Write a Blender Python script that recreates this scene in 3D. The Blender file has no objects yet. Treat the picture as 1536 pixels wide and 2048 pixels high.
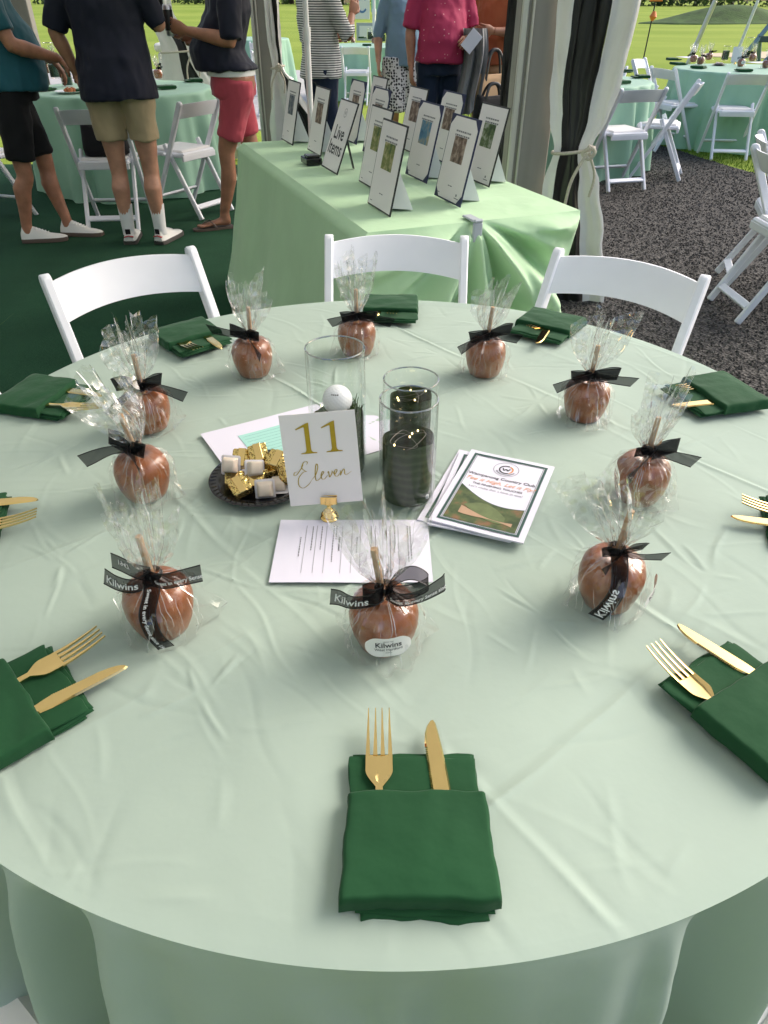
import bpy, bmesh, math, random
import numpy as np
from mathutils import Vector, Matrix, noise

R = math.radians
scene = bpy.context.scene
COL = scene.collection

# ------------------------------------------------------------------ camera
CAMZ = 1.371
cam_d = bpy.data.cameras.new('camera')
cam = bpy.data.objects.new('camera', cam_d)
COL.objects.link(cam)
cam.location = (0, 0, CAMZ)
cam.rotation_euler = (R(90 - 36.45), R(-0.13), 0)
cam_d.sensor_fit = 'VERTICAL'
cam_d.sensor_height = 36.0
cam_d.lens = 36.0 * 1390.0 / 2048.0
cam_d.clip_start = 0.02
cam_d.clip_end = 2000
scene.camera = cam

# ------------------------------------------------------------------ sky, sun, exposure
SUN_EL, SUN_AZ = 38.0, 62.0          # azimuth clockwise from +Y: light comes from behind right
world = bpy.data.worlds.new('World')
scene.world = world
world.use_nodes = True
wn = world.node_tree
bg = wn.nodes['Background']
sky = wn.nodes.new('ShaderNodeTexSky')
sky.sky_type = 'NISHITA'
sky.sun_disc = False
sky.sun_elevation = R(SUN_EL)
sky.sun_rotation = R(SUN_AZ)
sky.air_density = 1.0
sky.dust_density = 5.0
sky.ozone_density = 1.2
wn.links.new(sky.outputs[0], bg.inputs[0])
bg.inputs[1].default_value = 0.15
sun_d = bpy.data.lights.new('sun', 'SUN')
sun_d.energy = 0.85
sun_d.angle = R(36)
sun_d.color = (1.0, 0.985, 0.97)
sun = bpy.data.objects.new('sun', sun_d)
COL.objects.link(sun)
sdir = Vector((math.sin(R(SUN_AZ)) * math.cos(R(SUN_EL)), math.cos(R(SUN_AZ)) * math.cos(R(SUN_EL)), math.sin(R(SUN_EL))))
sun.rotation_euler = (-sdir).to_track_quat('-Z', 'Y').to_euler()
sun.location = sdir * 60
scene.view_settings.view_transform = 'Standard'
scene.view_settings.look = 'None'
scene.view_settings.gamma = 1.0
scene.view_settings.exposure = 0.84
scene.render.engine = 'CYCLES'
scene.cycles.use_denoising = True
scene.cycles.max_bounces = 10
scene.cycles.diffuse_bounces = 4
scene.cycles.glossy_bounces = 4
scene.cycles.transmission_bounces = 8
scene.cycles.transparent_max_bounces = 40
scene.cycles.caustics_reflective = False
scene.cycles.caustics_refractive = False
scene.cycles.sample_clamp_indirect = 6.0

# ------------------------------------------------------------------ materials
def newmat(name):
    m = bpy.data.materials.new(name)
    m.use_nodes = True
    nt = m.node_tree
    return m, nt, nt.nodes['Principled BSDF'], nt.nodes['Material Output']

def node(nt, t, **kw):
    n = nt.nodes.new(t)
    for k, v in kw.items():
        setattr(n, k, v)
    return n

def coord(nt, which='Object', scale=(1, 1, 1), rot=(0, 0, 0)):
    tc = node(nt, 'ShaderNodeTexCoord')
    mp = node(nt, 'ShaderNodeMapping')
    mp.inputs['Scale'].default_value = scale
    mp.inputs['Rotation'].default_value = rot
    nt.links.new(tc.outputs[which], mp.inputs[0])
    return mp.outputs[0]

def c4(c):
    return (c[0], c[1], c[2], 1.0)

def noise_tex(nt, vec, scale, detail=3, rough=0.55):
    n = node(nt, 'ShaderNodeTexNoise')
    n.inputs['Scale'].default_value = scale
    n.inputs['Detail'].default_value = detail
    n.inputs['Roughness'].default_value = rough
    nt.links.new(vec, n.inputs['Vector'])
    return n.outputs['Fac']

def ramp(nt, fac, stops):
    r = node(nt, 'ShaderNodeValToRGB')
    el = r.color_ramp.elements
    while len(el) < len(stops):
        el.new(0.5)
    for e, (p, c) in zip(el, stops):
        e.position = p
        e.color = c4(c)
    nt.links.new(fac, r.inputs[0])
    return r.outputs[0]

def bump(nt, h, strength, dist=0.01):
    b = node(nt, 'ShaderNodeBump')
    b.inputs['Strength'].default_value = strength
    b.inputs['Distance'].default_value = dist
    nt.links.new(h, b.inputs['Height'])
    return b.outputs[0]

def simple(name, col, rough=0.5, metal=0.0, var=0.0, vscale=8.0, bmp=0.0, bscale=60.0, bdist=0.002,
           sheen=0.0, spec=0.5, coat=0.0, trl=0.0, vec='Object', vstretch=(1, 1, 1), subs=0.0):
    m, nt, p, out = newmat(name)
    p.inputs['Roughness'].default_value = rough
    p.inputs['Metallic'].default_value = metal
    p.inputs['Specular IOR Level'].default_value = spec
    if sheen:
        p.inputs['Sheen Weight'].default_value = sheen
        p.inputs['Sheen Roughness'].default_value = 0.4
    if coat:
        p.inputs['Coat Weight'].default_value = coat
        p.inputs['Coat Roughness'].default_value = 0.12
    if subs:
        p.inputs['Subsurface Weight'].default_value = subs
        p.inputs['Subsurface Scale'].default_value = 0.01
        p.inputs['Subsurface Radius'].default_value = (1.0, 0.4, 0.2)
    v = coord(nt, vec, vstretch)
    if var:
        f = noise_tex(nt, v, vscale, 4)
        lo = tuple(max(0, c * (1 - var)) for c in col)
        hi = tuple(min(1, c * (1 + var)) for c in col)
        cc = ramp(nt, f, [(0.3, lo), (0.7, hi)])
        nt.links.new(cc, p.inputs['Base Color'])
    else:
        cc = None
        p.inputs['Base Color'].default_value = c4(col)
    if bmp:
        nt.links.new(bump(nt, noise_tex(nt, v, bscale, 3), bmp, bdist), p.inputs['Normal'])
    if trl:
        t = node(nt, 'ShaderNodeBsdfTranslucent')
        t.inputs[0].default_value = c4(col)
        mx = node(nt, 'ShaderNodeMixShader')
        mx.inputs[0].default_value = trl
        nt.links.new(p.outputs[0], mx.inputs[1])
        nt.links.new(t.outputs[0], mx.inputs[2])
        nt.links.new(mx.outputs[0], out.inputs[0])
    return m

def fabric(name, col, rough=0.75, weave=900.0, wb=0.12, var=0.05, sheen=0.25, trl=0.0, vscale=5.0, soft=0.25):
    """woven cloth: thread bump, soft wrinkles, slight tone variation"""
    m, nt, p, out = newmat(name)
    v = coord(nt, 'Object')
    f = noise_tex(nt, v, vscale, 5)
    nt.links.new(ramp(nt, f, [(0.3, tuple(c * (1 - var) for c in col)), (0.7, tuple(min(1, c * (1 + var)) for c in col))]), p.inputs['Base Color'])
    p.inputs['Roughness'].default_value = rough
    p.inputs['Specular IOR Level'].default_value = 0.3
    p.inputs['Sheen Weight'].default_value = sheen
    p.inputs['Sheen Roughness'].default_value = 0.35
    w = node(nt, 'ShaderNodeTexWave', wave_type='BANDS', bands_direction='X')
    w.inputs['Scale'].default_value = weave / 6.0
    w.inputs['Distortion'].default_value = 1.5
    nt.links.new(v, w.inputs['Vector'])
    b1 = bump(nt, w.outputs['Fac'], wb, 0.0006)
    b2 = node(nt, 'ShaderNodeBump')
    b2.inputs['Strength'].default_value = soft
    b2.inputs['Distance'].default_value = 0.01
    nt.links.new(noise_tex(nt, v, 14.0, 4, 0.5), b2.inputs['Height'])
    nt.links.new(b1, b2.inputs['Normal'])
    nt.links.new(b2.outputs[0], p.inputs['Normal'])
    if trl:
        t = node(nt, 'ShaderNodeBsdfTranslucent')
        t.inputs[0].default_value = c4(col)
        mx = node(nt, 'ShaderNodeMixShader')
        mx.inputs[0].default_value = trl
        nt.links.new(p.outputs[0], mx.inputs[1])
        nt.links.new(t.outputs[0], mx.inputs[2])
        nt.links.new(mx.outputs[0], out.inputs[0])
    return m

def film(name, tint, base, edge, rough, haze, hazecol=(0.9, 0.9, 0.9), bscale=0.0, bst=0.0, cling=0.0):
    """thin clear sheet: see-through, mirrors more at grazing angles, slight milky haze"""
    m, nt, p, out = newmat(name)
    nt.nodes.remove(p)
    tr = node(nt, 'ShaderNodeBsdfTransparent')
    tr.inputs[0].default_value = c4(tint)
    gl = node(nt, 'ShaderNodeBsdfGlossy')
    gl.inputs['Roughness'].default_value = rough
    gl.inputs[0].default_value = (1, 1, 1, 1)
    lw = node(nt, 'ShaderNodeLayerWeight')
    lw.inputs[0].default_value = 0.5
    pw = node(nt, 'ShaderNodeMath', operation='POWER')
    pw.inputs[1].default_value = 4.0
    nt.links.new(lw.outputs['Facing'], pw.inputs[0])
    if bst:
        v = coord(nt, 'Object')
        vo = node(nt, 'ShaderNodeTexVoronoi')
        vo.inputs['Scale'].default_value = bscale
        nt.links.new(v, vo.inputs['Vector'])
        nb = bump(nt, vo.outputs['Distance'], bst, 0.01)
        nt.links.new(nb, gl.inputs['Normal'])
        nt.links.new(nb, lw.inputs['Normal'])
    mr = node(nt, 'ShaderNodeMapRange')
    mr.inputs['From Min'].default_value = 0.0
    mr.inputs['From Max'].default_value = 1.0
    mr.inputs['To Min'].default_value = base
    mr.inputs['To Max'].default_value = edge
    nt.links.new(pw.outputs[0], mr.inputs[0])
    mx = node(nt, 'ShaderNodeMixShader')
    if cling:
        cl = node(nt, 'ShaderNodeMath', operation='MULTIPLY')
        nt.links.new(mr.outputs[0], cl.inputs[0])
        cn = ramp(nt, noise_tex(nt, v, cling, 3), [(0.42, (0.12, 0.12, 0.12)), (0.62, (1, 1, 1))])
        nt.links.new(cn, cl.inputs[1])
        nt.links.new(cl.outputs[0], mx.inputs[0])
    else:
        nt.links.new(mr.outputs[0], mx.inputs[0])
    nt.links.new(tr.outputs[0], mx.inputs[1])
    nt.links.new(gl.outputs[0], mx.inputs[2])
    last = mx.outputs[0]
    if haze:
        df = node(nt, 'ShaderNodeBsdfDiffuse')
        df.inputs[0].default_value = c4(hazecol)
        m2 = node(nt, 'ShaderNodeMixShader')
        m2.inputs[0].default_value = haze
        nt.links.new(last, m2.inputs[1])
        nt.links.new(df.outputs[0], m2.inputs[2])
        last = m2.outputs[0]
    nt.links.new(last, out.inputs[0])
    return m

def stripes_mat(name, ca, cb, freq, axis='Z', rough=0.8, duty=0.5):
    m, nt, p, out = newmat(name)
    v = coord(nt, 'Object')
    w = node(nt, 'ShaderNodeTexWave', wave_type='BANDS', bands_direction=axis)
    w.inputs['Scale'].default_value = freq / 6.283 * 2
    w.inputs['Distortion'].default_value = 0.6
    w.inputs['Detail Scale'].default_value = 0.4
    nt.links.new(v, w.inputs['Vector'])
    nt.links.new(ramp(nt, w.outputs['Fac'], [(duty - 0.06, ca), (duty + 0.06, cb)]), p.inputs['Base Color'])
    p.inputs['Roughness'].default_value = rough
    return m

def dots_mat(name, ca, cb, scale, size, rough=0.8):
    m, nt, p, out = newmat(name)
    v = coord(nt, 'Object')
    w = node(nt, 'ShaderNodeTexVoronoi')
    w.inputs['Scale'].default_value = scale
    w.inputs['Randomness'].default_value = 0.6
    nt.links.new(v, w.inputs['Vector'])
    nt.links.new(ramp(nt, w.outputs['Distance'], [(size, cb), (size + 0.04, ca)]), p.inputs['Base Color'])
    p.inputs['Roughness'].default_value = rough
    nt.links.new(bump(nt, noise_tex(nt, v, 12, 3), 0.4, 0.01), p.inputs['Normal'])
    return m

MINT = (0.475, 0.595, 0.525)
M = {}
M['mint'] = fabric('mint tablecloth', MINT, 0.85, 2400, 0.03, 0.03, 0.10, trl=0.26, soft=0.16)
M['mint_far'] = fabric('seafoam tablecloth', (0.37, 0.60, 0.46), 0.6, 900, 0.03, 0.04, 0.2, trl=0.25)
M['lime'] = fabric('apple green tablecloth', (0.54, 0.77, 0.50), 0.7, 900, 0.03, 0.04, 0.2, trl=0.22, soft=0.3)
M['napkin'] = fabric('forest green napkin', (0.0085, 0.062, 0.021), 0.85, 2000, 0.10, 0.12, 0.15, soft=0.35)
M['chair'] = simple('white resin', (0.80, 0.815, 0.87), 0.45, var=0.05, vscale=3, bmp=0.02, bscale=300)
M['pad'] = simple('white seat pad', (0.74, 0.73, 0.72), 0.5, var=0.04)
M['gold'] = simple('gold plated plastic', (0.78, 0.57, 0.24), 0.07, 1.0, var=0.04, vscale=30)
M['brass'] = simple('polished brass', (0.95, 0.66, 0.24), 0.12, 1.0)
M['goldprint'] = simple('gold print', (0.50, 0.34, 0.035), 0.32, 0.55, var=0.12, vscale=60)
M['white_paper'] = simple('white paper', (0.69, 0.68, 0.79), 0.65, var=0.012, vscale=10)
M['card'] = simple('white card stock', (0.80, 0.77, 0.77), 0.6, var=0.012)
M['teal_card'] = simple('aqua card', (0.36, 0.66, 0.60), 0.65, var=0.03)
M['ink'] = simple('black ink', (0.03, 0.03, 0.035), 0.7)
M['grey_ink'] = simple('grey ink', (0.20, 0.20, 0.22), 0.7)
M['orange_ink'] = simple('orange ink', (0.62, 0.24, 0.07), 0.7)
M['green_ink'] = simple('dark green ink', (0.025, 0.075, 0.065), 0.6)
M['white_ink'] = simple('white ink', (0.85, 0.85, 0.85), 0.7)
M['caramel'] = simple('caramel', (0.252, 0.074, 0.016), 0.30, var=0.32, vscale=30, bmp=0.08, bscale=26, bdist=0.004, coat=0.30, subs=0.05)
M['stick'] = simple('wood stick', (0.58, 0.36, 0.20), 0.6, var=0.2, vscale=40, vstretch=(1, 1, 0.15), bmp=0.2, bscale=120)
M['cello'] = film('cellophane', (0.99, 0.99, 0.99), 0.12, 0.95, 0.035, 0.010, bscale=40, bst=0.25, cling=26.0)
M['tuft'] = film('gathered cellophane', (0.98, 0.98, 0.98), 0.12, 0.95, 0.05, 0.020, bscale=55, bst=0.5)
M['film_crease_glint'] = film('whitened crease and painted glint', (0.9, 0.9, 0.9), 0.40, 0.95, 0.12, 0.28, (0.95, 0.95, 0.95))  # pale strips that paint glints along the film's whitened creases
M['glass'] = film('clear glass', (0.975, 0.985, 0.98), 0.022, 0.9, 0.01, 0.0)
M['organza'] = film('black organza', (0.34, 0.34, 0.35), 0.01, 0.3, 0.3, 0.42, (0.012, 0.012, 0.014))
M['ribbon_dark'] = simple('black satin ribbon', (0.012, 0.012, 0.014), 0.4, bmp=0.2, bscale=300)
M['label'] = simple('white sticker', (0.82, 0.81, 0.78), 0.5)
M['black_plastic'] = simple('black plastic', (0.008, 0.008, 0.009), 0.18, bmp=0.1, bscale=80)
M['candy'] = simple('cream candy', (0.72, 0.62, 0.52), 0.55, var=0.06, vscale=60, subs=0.1)
M['wax_paper'] = simple('white candy wrapper', (0.72, 0.69, 0.72), 0.4, var=0.05, vscale=60)
M['skin_tan'] = simple('tanned skin', (0.36, 0.165, 0.10), 0.5, var=0.22, vscale=14, bmp=0.05, bscale=150, subs=0.08)
M['skin_fair'] = simple('fair skin', (0.46, 0.235, 0.155), 0.5, var=0.20, vscale=14, bmp=0.05, bscale=150, subs=0.08)
M['hair_dark'] = simple('dark hair', (0.03, 0.02, 0.014), 0.6, bmp=0.5, bscale=120)
M['hair_grey'] = simple('grey hair', (0.28, 0.26, 0.24), 0.6, bmp=0.5, bscale=120)
M['teal_shirt'] = fabric('teal shirt', (0.010, 0.085, 0.115), 0.7, 1200, 0.1, 0.12)
M['navy'] = fabric('navy shirt', (0.008, 0.010, 0.024), 0.7, 1200, 0.1, 0.12, sheen=0.1)
M['black_cloth'] = fabric('black cloth', (0.008, 0.008, 0.010), 0.8, 1200, 0.1, 0.12, sheen=0.05)
M['khaki'] = fabric('khaki cotton', (0.40, 0.31, 0.19), 0.85, 1200, 0.15, 0.08)
M['coral'] = fabric('coral cotton', (0.48, 0.075, 0.105), 0.85, 1200, 0.15, 0.08)
M['denim_shirt'] = fabric('pale blue chambray', (0.17, 0.26, 0.36), 0.85, 1200, 0.2, 0.1)
M['dark_jeans'] = fabric('dark jeans', (0.012, 0.022, 0.05), 0.85, 1200, 0.2, 0.15)
M['orange_shirt'] = fabric('rust shirt', (0.36, 0.105, 0.045), 0.85, 1200, 0.1, 0.1)
M['striped'] = stripes_mat('striped knit', (0.05, 0.05, 0.06), (0.70, 0.70, 0.68), 62.0, duty=0.42)
M['pink_dots'] = dots_mat('raspberry dotted shirt', (0.36, 0.022, 0.085), (0.60, 0.30, 0.32), 24, 0.10)
M['floral'] = dots_mat('black and white floral', (0.60, 0.60, 0.62), (0.02, 0.02, 0.03), 40, 0.42)
M['white_cloth'] = fabric('white cotton', (0.72, 0.72, 0.72), 0.85, 1200, 0.1, 0.03)
M['grey_cloth'] = fabric('grey cotton', (0.22, 0.22, 0.23), 0.85, 1200, 0.1, 0.1)
M['tan_bag'] = fabric('tan canvas', (0.50, 0.33, 0.19), 0.85, 1200, 0.1, 0.08)
M['shoe_white'] = simple('white leather', (0.72, 0.71, 0.68), 0.45, var=0.05, bmp=0.1, bscale=100)
M['shoe_sole'] = simple('dark rubber', (0.05, 0.045, 0.04), 0.7)
M['shoe_red'] = simple('red trim', (0.42, 0.03, 0.03), 0.6)
M['flipflop'] = simple('brown rubber', (0.10, 0.07, 0.055), 0.7)
M['alu'] = simple('brushed aluminium', (0.62, 0.61, 0.58), 0.38, 0.75, var=0.06, vscale=30, vstretch=(1, 1, 0.05))
M['alu_paint'] = simple('grey painted aluminium', (0.27, 0.255, 0.235), 0.5, 0.2, var=0.08, vscale=16, vstretch=(1, 1, 0.08))
M['pvc_white'] = simple('white vinyl', (0.80, 0.79, 0.765), 0.38, var=0.06, vscale=6, bmp=0.25, bscale=9, bdist=0.02, trl=0.12)
M['pvc_black'] = simple('black vinyl', (0.006, 0.006, 0.007), 0.38, bmp=0.15, bscale=9, bdist=0.02)
M['rope'] = simple('pale rope', (0.50, 0.46, 0.38), 0.8, var=0.15, vscale=120, bmp=0.8, bscale=220, bdist=0.003)
M['roof'] = simple('white tent membrane', (0.80, 0.80, 0.78), 0.6, trl=0.34)
M['dark_blue'] = simple('navy folder', (0.012, 0.018, 0.07), 0.5)
M['frame_black'] = simple('black board', (0.015, 0.015, 0.018), 0.5)
M['foam'] = simple('white easel card', (0.76, 0.76, 0.76), 0.6)
M['leaf_roll'] = None
M['moss'] = simple('moss', (0.045, 0.085, 0.02), 0.9, var=0.4, vscale=90, bmp=1.0, bscale=180)
M['wire'] = simple('silver wire', (0.30, 0.28, 0.25), 0.45, 0.8)
M['golf_ball'] = simple('golf ball urethane', (0.82, 0.82, 0.86), 0.3, coat=0.3)
M['steel_blue'] = simple('blue grey painted wood', (0.17, 0.26, 0.31), 0.6, var=0.1)
M['orange_plastic'] = simple('orange plastic', (0.75, 0.20, 0.04), 0.5)
M['dark_metal'] = simple('dark metal', (0.04, 0.04, 0.04), 0.5, 0.6)
M['white_plastic'] = simple('white plastic', (0.80, 0.80, 0.80), 0.4)
M['clip'] = simple('grey plastic clip', (0.42, 0.46, 0.50), 0.4)
M['silver'] = simple('silver can', (0.55, 0.55, 0.58), 0.3, 0.9)
M['food'] = simple('browned food', (0.34, 0.11, 0.03), 0.6, var=0.5, vscale=60, bmp=0.8, bscale=90)
M['bark'] = simple('bark', (0.07, 0.05, 0.035), 0.9, var=0.3)
M['leaves'] = simple('foliage', (0.045, 0.085, 0.022), 0.7, var=0.4, vscale=2.0, trl=0.3)

def leafroll_mat():
    m, nt, p, out = newmat('ti leaf lining')
    v = coord(nt, 'Object', (1, 1, 1))
    w = node(nt, 'ShaderNodeTexWave', wave_type='BANDS', bands_direction='Z')
    w.inputs['Scale'].default_value = 24
    w.inputs['Distortion'].default_value = 5.0
    w.inputs['Detail'].default_value = 3
    nt.links.new(v, w.inputs['Vector'])
    nt.links.new(ramp(nt, w.outputs['Fac'], [(0.1, (0.027, 0.042, 0.019)), (0.6, (0.034, 0.050, 0.023)), (0.95, (0.046, 0.066, 0.032))]), p.inputs['Base Color'])
    p.inputs['Roughness'].default_value = 0.55
    p.inputs['Specular IOR Level'].default_value = 0.2
    nt.links.new(bump(nt, w.outputs['Fac'], 0.02, 0.001), p.inputs['Normal'])
    return m
M['leaf_roll'] = leafroll_mat()

def bulb_mat():
    m, nt, p, out = newmat('fairy light')
    p.inputs['Base Color'].default_value = (1, 0.8, 0.4, 1)
    p.inputs['Emission Color'].default_value = (1.0, 0.74, 0.32, 1)
    p.inputs['Emission Strength'].default_value = 5.0
    return m
M['bulb'] = bulb_mat()

def foil_mat():
    m, nt, p, out = newmat('gold foil wrapper')
    v = coord(nt, 'Object')
    vo = node(nt, 'ShaderNodeTexVoronoi')
    vo.inputs['Scale'].default_value = 170
    nt.links.new(v, vo.inputs['Vector'])
    n = noise_tex(nt, v, 480, 1)
    cc = ramp(nt, n, [(0.56, (0.80, 0.60, 0.22)), (0.62, (0.12, 0.07, 0.02))])
    nt.links.new(cc, p.inputs['Base Color'])
    p.inputs['Metallic'].default_value = 0.9
    p.inputs['Roughness'].default_value = 0.22
    nt.links.new(bump(nt, vo.outputs['Distance'], 0.5, 0.004), p.inputs['Normal'])
    return m
M['foil'] = foil_mat()

def picture_mat(name, c1, c2, c3, scale=18):
    m, nt, p, out = newmat(name)
    v = coord(nt, 'Object')
    f = noise_tex(nt, v, scale, 5, 0.6)
    nt.links.new(ramp(nt, f, [(0.36, c1), (0.5, c2), (0.64, c3)]), p.inputs['Base Color'])
    p.inputs['Roughness'].default_value = 0.55
    return m
PICS = [picture_mat('print dusk', (0.02, 0.03, 0.05), (0.10, 0.13, 0.17), (0.35, 0.33, 0.30), 30),
        picture_mat('print garden', (0.05, 0.10, 0.02), (0.18, 0.20, 0.05), (0.45, 0.40, 0.22), 34),
        picture_mat('print coast', (0.03, 0.10, 0.20), (0.10, 0.24, 0.36), (0.40, 0.34, 0.22), 16),
        picture_mat('print woods', (0.03, 0.06, 0.02), (0.10, 0.15, 0.05), (0.40, 0.42, 0.36), 36),
        picture_mat('print sepia', (0.05, 0.035, 0.025), (0.18, 0.12, 0.09), (0.45, 0.36, 0.30), 30)]
M['print_links'] = picture_mat('print golf hole', (0.025, 0.05, 0.012), (0.07, 0.10, 0.03), (0.20, 0.10, 0.045), 40)

def ground_mats():
    m, nt, p, out = newmat('green event carpet')
    v = coord(nt, 'Object')
    a = noise_tex(nt, v, 260, 3)
    b = noise_tex(nt, v, 2.2, 4)
    mixn = node(nt, 'ShaderNodeMix', data_type='RGBA')
    mixn.inputs[0].default_value = 0.45
    nt.links.new(ramp(nt, a, [(0.3, (0.005, 0.024, 0.011)), (0.7, (0.026, 0.092, 0.047))]), mixn.inputs[6])
    nt.links.new(ramp(nt, b, [(0.3, (0.007, 0.032, 0.016)), (0.7, (0.018, 0.068, 0.035))]), mixn.inputs[7])
    nt.links.new(mixn.outputs[2], p.inputs['Base Color'])
    p.inputs['Roughness'].default_value = 0.95
    p.inputs['Specular IOR Level'].default_value = 0.15
    nt.links.new(bump(nt, a, 0.5, 0.004), p.inputs['Normal'])
    M['carpet'] = m
    m, nt, p, out = newmat('crushed stone bed')
    v = coord(nt, 'Object')
    vo = node(nt, 'ShaderNodeTexVoronoi')
    vo.inputs['Scale'].default_value = 75
    nt.links.new(v, vo.inputs['Vector'])
    sep = node(nt, 'ShaderNodeSeparateColor')
    nt.links.new(vo.outputs['Color'], sep.inputs[0])
    nt.links.new(ramp(nt, sep.outputs[0], [(0.0, (0.012, 0.0115, 0.011)), (0.5, (0.036, 0.034, 0.031)), (1.0, (0.095, 0.090, 0.082))]), p.inputs['Base Color'])
    p.inputs['Roughness'].default_value = 0.9
    nt.links.new(bump(nt, vo.outputs['Distance'], 0.9, 0.012), p.inputs['Normal'])
    M['gravel'] = m
    for i, c in enumerate([(0.022, 0.021, 0.0195), (0.048, 0.046, 0.042), (0.105, 0.10, 0.092)]):
        M['stone%d' % i] = simple('crushed stone %d' % i, c, 0.85, var=0.3, vscale=30)
    m, nt, p, out = newmat('mown grass')
    v = coord(nt, 'Object')
    a = noise_tex(nt, v, 35, 5, 0.7)
    b = noise_tex(nt, v, 0.12, 3)
    w = node(nt, 'ShaderNodeTexWave', wave_type='BANDS', bands_direction='Y')
    w.inputs['Scale'].default_value = 0.045
    w.inputs['Distortion'].default_value = 3.5
    nt.links.new(v, w.inputs['Vector'])
    m1 = node(nt, 'ShaderNodeMix', data_type='RGBA')
    m1.inputs[0].default_value = 0.5
    nt.links.new(ramp(nt, a, [(0.3, (0.16, 0.24, 0.035)), (0.7, (0.31, 0.38, 0.080))]), m1.inputs[6])
    nt.links.new(ramp(nt, b, [(0.35, (0.22, 0.31, 0.050)), (0.65, (0.36, 0.42, 0.095))]), m1.inputs[7])
    m2 = node(nt, 'ShaderNodeMix', data_type='RGBA', blend_type='MULTIPLY')
    m2.inputs[0].default_value = 0.35
    nt.links.new(m1.outputs[2], m2.inputs[6])
    nt.links.new(ramp(nt, w.outputs['Fac'], [(0.3, (0.72, 0.82, 0.7)), (0.7, (1, 1, 1))]), m2.inputs[7])
    nt.links.new(m2.outputs[2], p.inputs['Base Color'])
    p.inputs['Roughness'].default_value = 0.95
    p.inputs['Specular IOR Level'].default_value = 0.05
    nt.links.new(bump(nt, a, 0.6, 0.02), p.inputs['Normal'])
    M['grass'] = m
    M['rough'] = simple('rough grass', (0.045, 0.095, 0.016), 0.95, var=0.35, vscale=1.2, bmp=0.8, bscale=8, bdist=0.05)
    M['blade'] = simple('grass blade', (0.13, 0.22, 0.025), 0.8, var=0.4, vscale=12, trl=0.3)
    M['path'] = simple('pale concrete', (0.42, 0.41, 0.40), 0.85, var=0.12, vscale=8, bmp=0.2, bscale=60)
    M['sand'] = simple('bunker sand', (0.55, 0.45, 0.30), 0.9, var=0.08)
ground_mats()

# ------------------------------------------------------------------ mesh helpers
class MB:
    """collects vertices and faces of ONE part"""
    def __init__(self):
        self.v, self.f = [], []
    def add(self, vs, fs, m=None):
        o = len(self.v)
        if m is not None:
            vs = [m @ Vector(p) for p in vs]
        self.v.extend([tuple(p) for p in vs])
        self.f.extend([tuple(i + o for i in f) for f in fs])
        return self
    def shift(self, d):
        self.v = [(a - d[0], b - d[1], c - d[2]) for a, b, c in self.v]
        return self
    def mesh(self, name, m, smooth=True, angle=40):
        me = bpy.data.meshes.new(name)
        me.from_pydata(self.v, [], self.f)
        if m is not None:
            for mm in (m if isinstance(m, (list, tuple)) else [m]):
                me.materials.append(mm)
        if smooth:
            me.polygons.foreach_set('use_smooth', [True] * len(me.polygons))
            if angle:
                me.set_sharp_from_angle(angle=R(angle))
        me.update()
        return me

def link(name, me, parent=None):
    o = bpy.data.objects.new(name, me)
    COL.objects.link(o)
    if parent is not None:
        o.parent = parent
    return o

def part(name, mb, m, parent=None, smooth=True, angle=40):
    return link(name, mb.mesh(name, M[m] if isinstance(m, str) else m, smooth, angle), parent)

def tag(o, label, cat, group=None):
    o['label'] = label
    o['category'] = cat
    if group:
        o['group'] = group
    return o

def thing(name, label, cat, loc=(0, 0, 0), rz=0.0, group=None, rot=None):
    o = bpy.data.objects.new(name, None)
    o.empty_display_size = 0.05
    COL.objects.link(o)
    o.location = loc
    o.rotation_euler = rot if rot else (0, 0, rz)
    return tag(o, label, cat, group)

def setting(o, kind='structure'):
    o['kind'] = kind
    return o

def copy_tree(o, parent=None):
    c = o.copy()
    COL.objects.link(c)
    c.parent = parent
    for ch in list(o.children):
        copy_tree(ch, c)
    return c

def clone(o, label, loc, rz=0.0, group=None, rot=None, scale=None):
    c = copy_tree(o)
    c.location = loc
    c.rotation_euler = rot if rot else (0, 0, rz)
    if scale:
        c.scale = (scale, scale, scale)
    c['label'] = label
    if group:
        c['group'] = group
    elif 'group' in c:
        del c['group']
    return c

def frame(p0, p1, up=(0, 0, 1)):
    z = (Vector(p1) - Vector(p0)).normalized()
    u = Vector(up)
    if abs(z.dot(u)) > 0.98:
        u = Vector((0, 1, 0))
    x = u.cross(z).normalized()
    y = z.cross(x)
    return x, y, z

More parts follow.
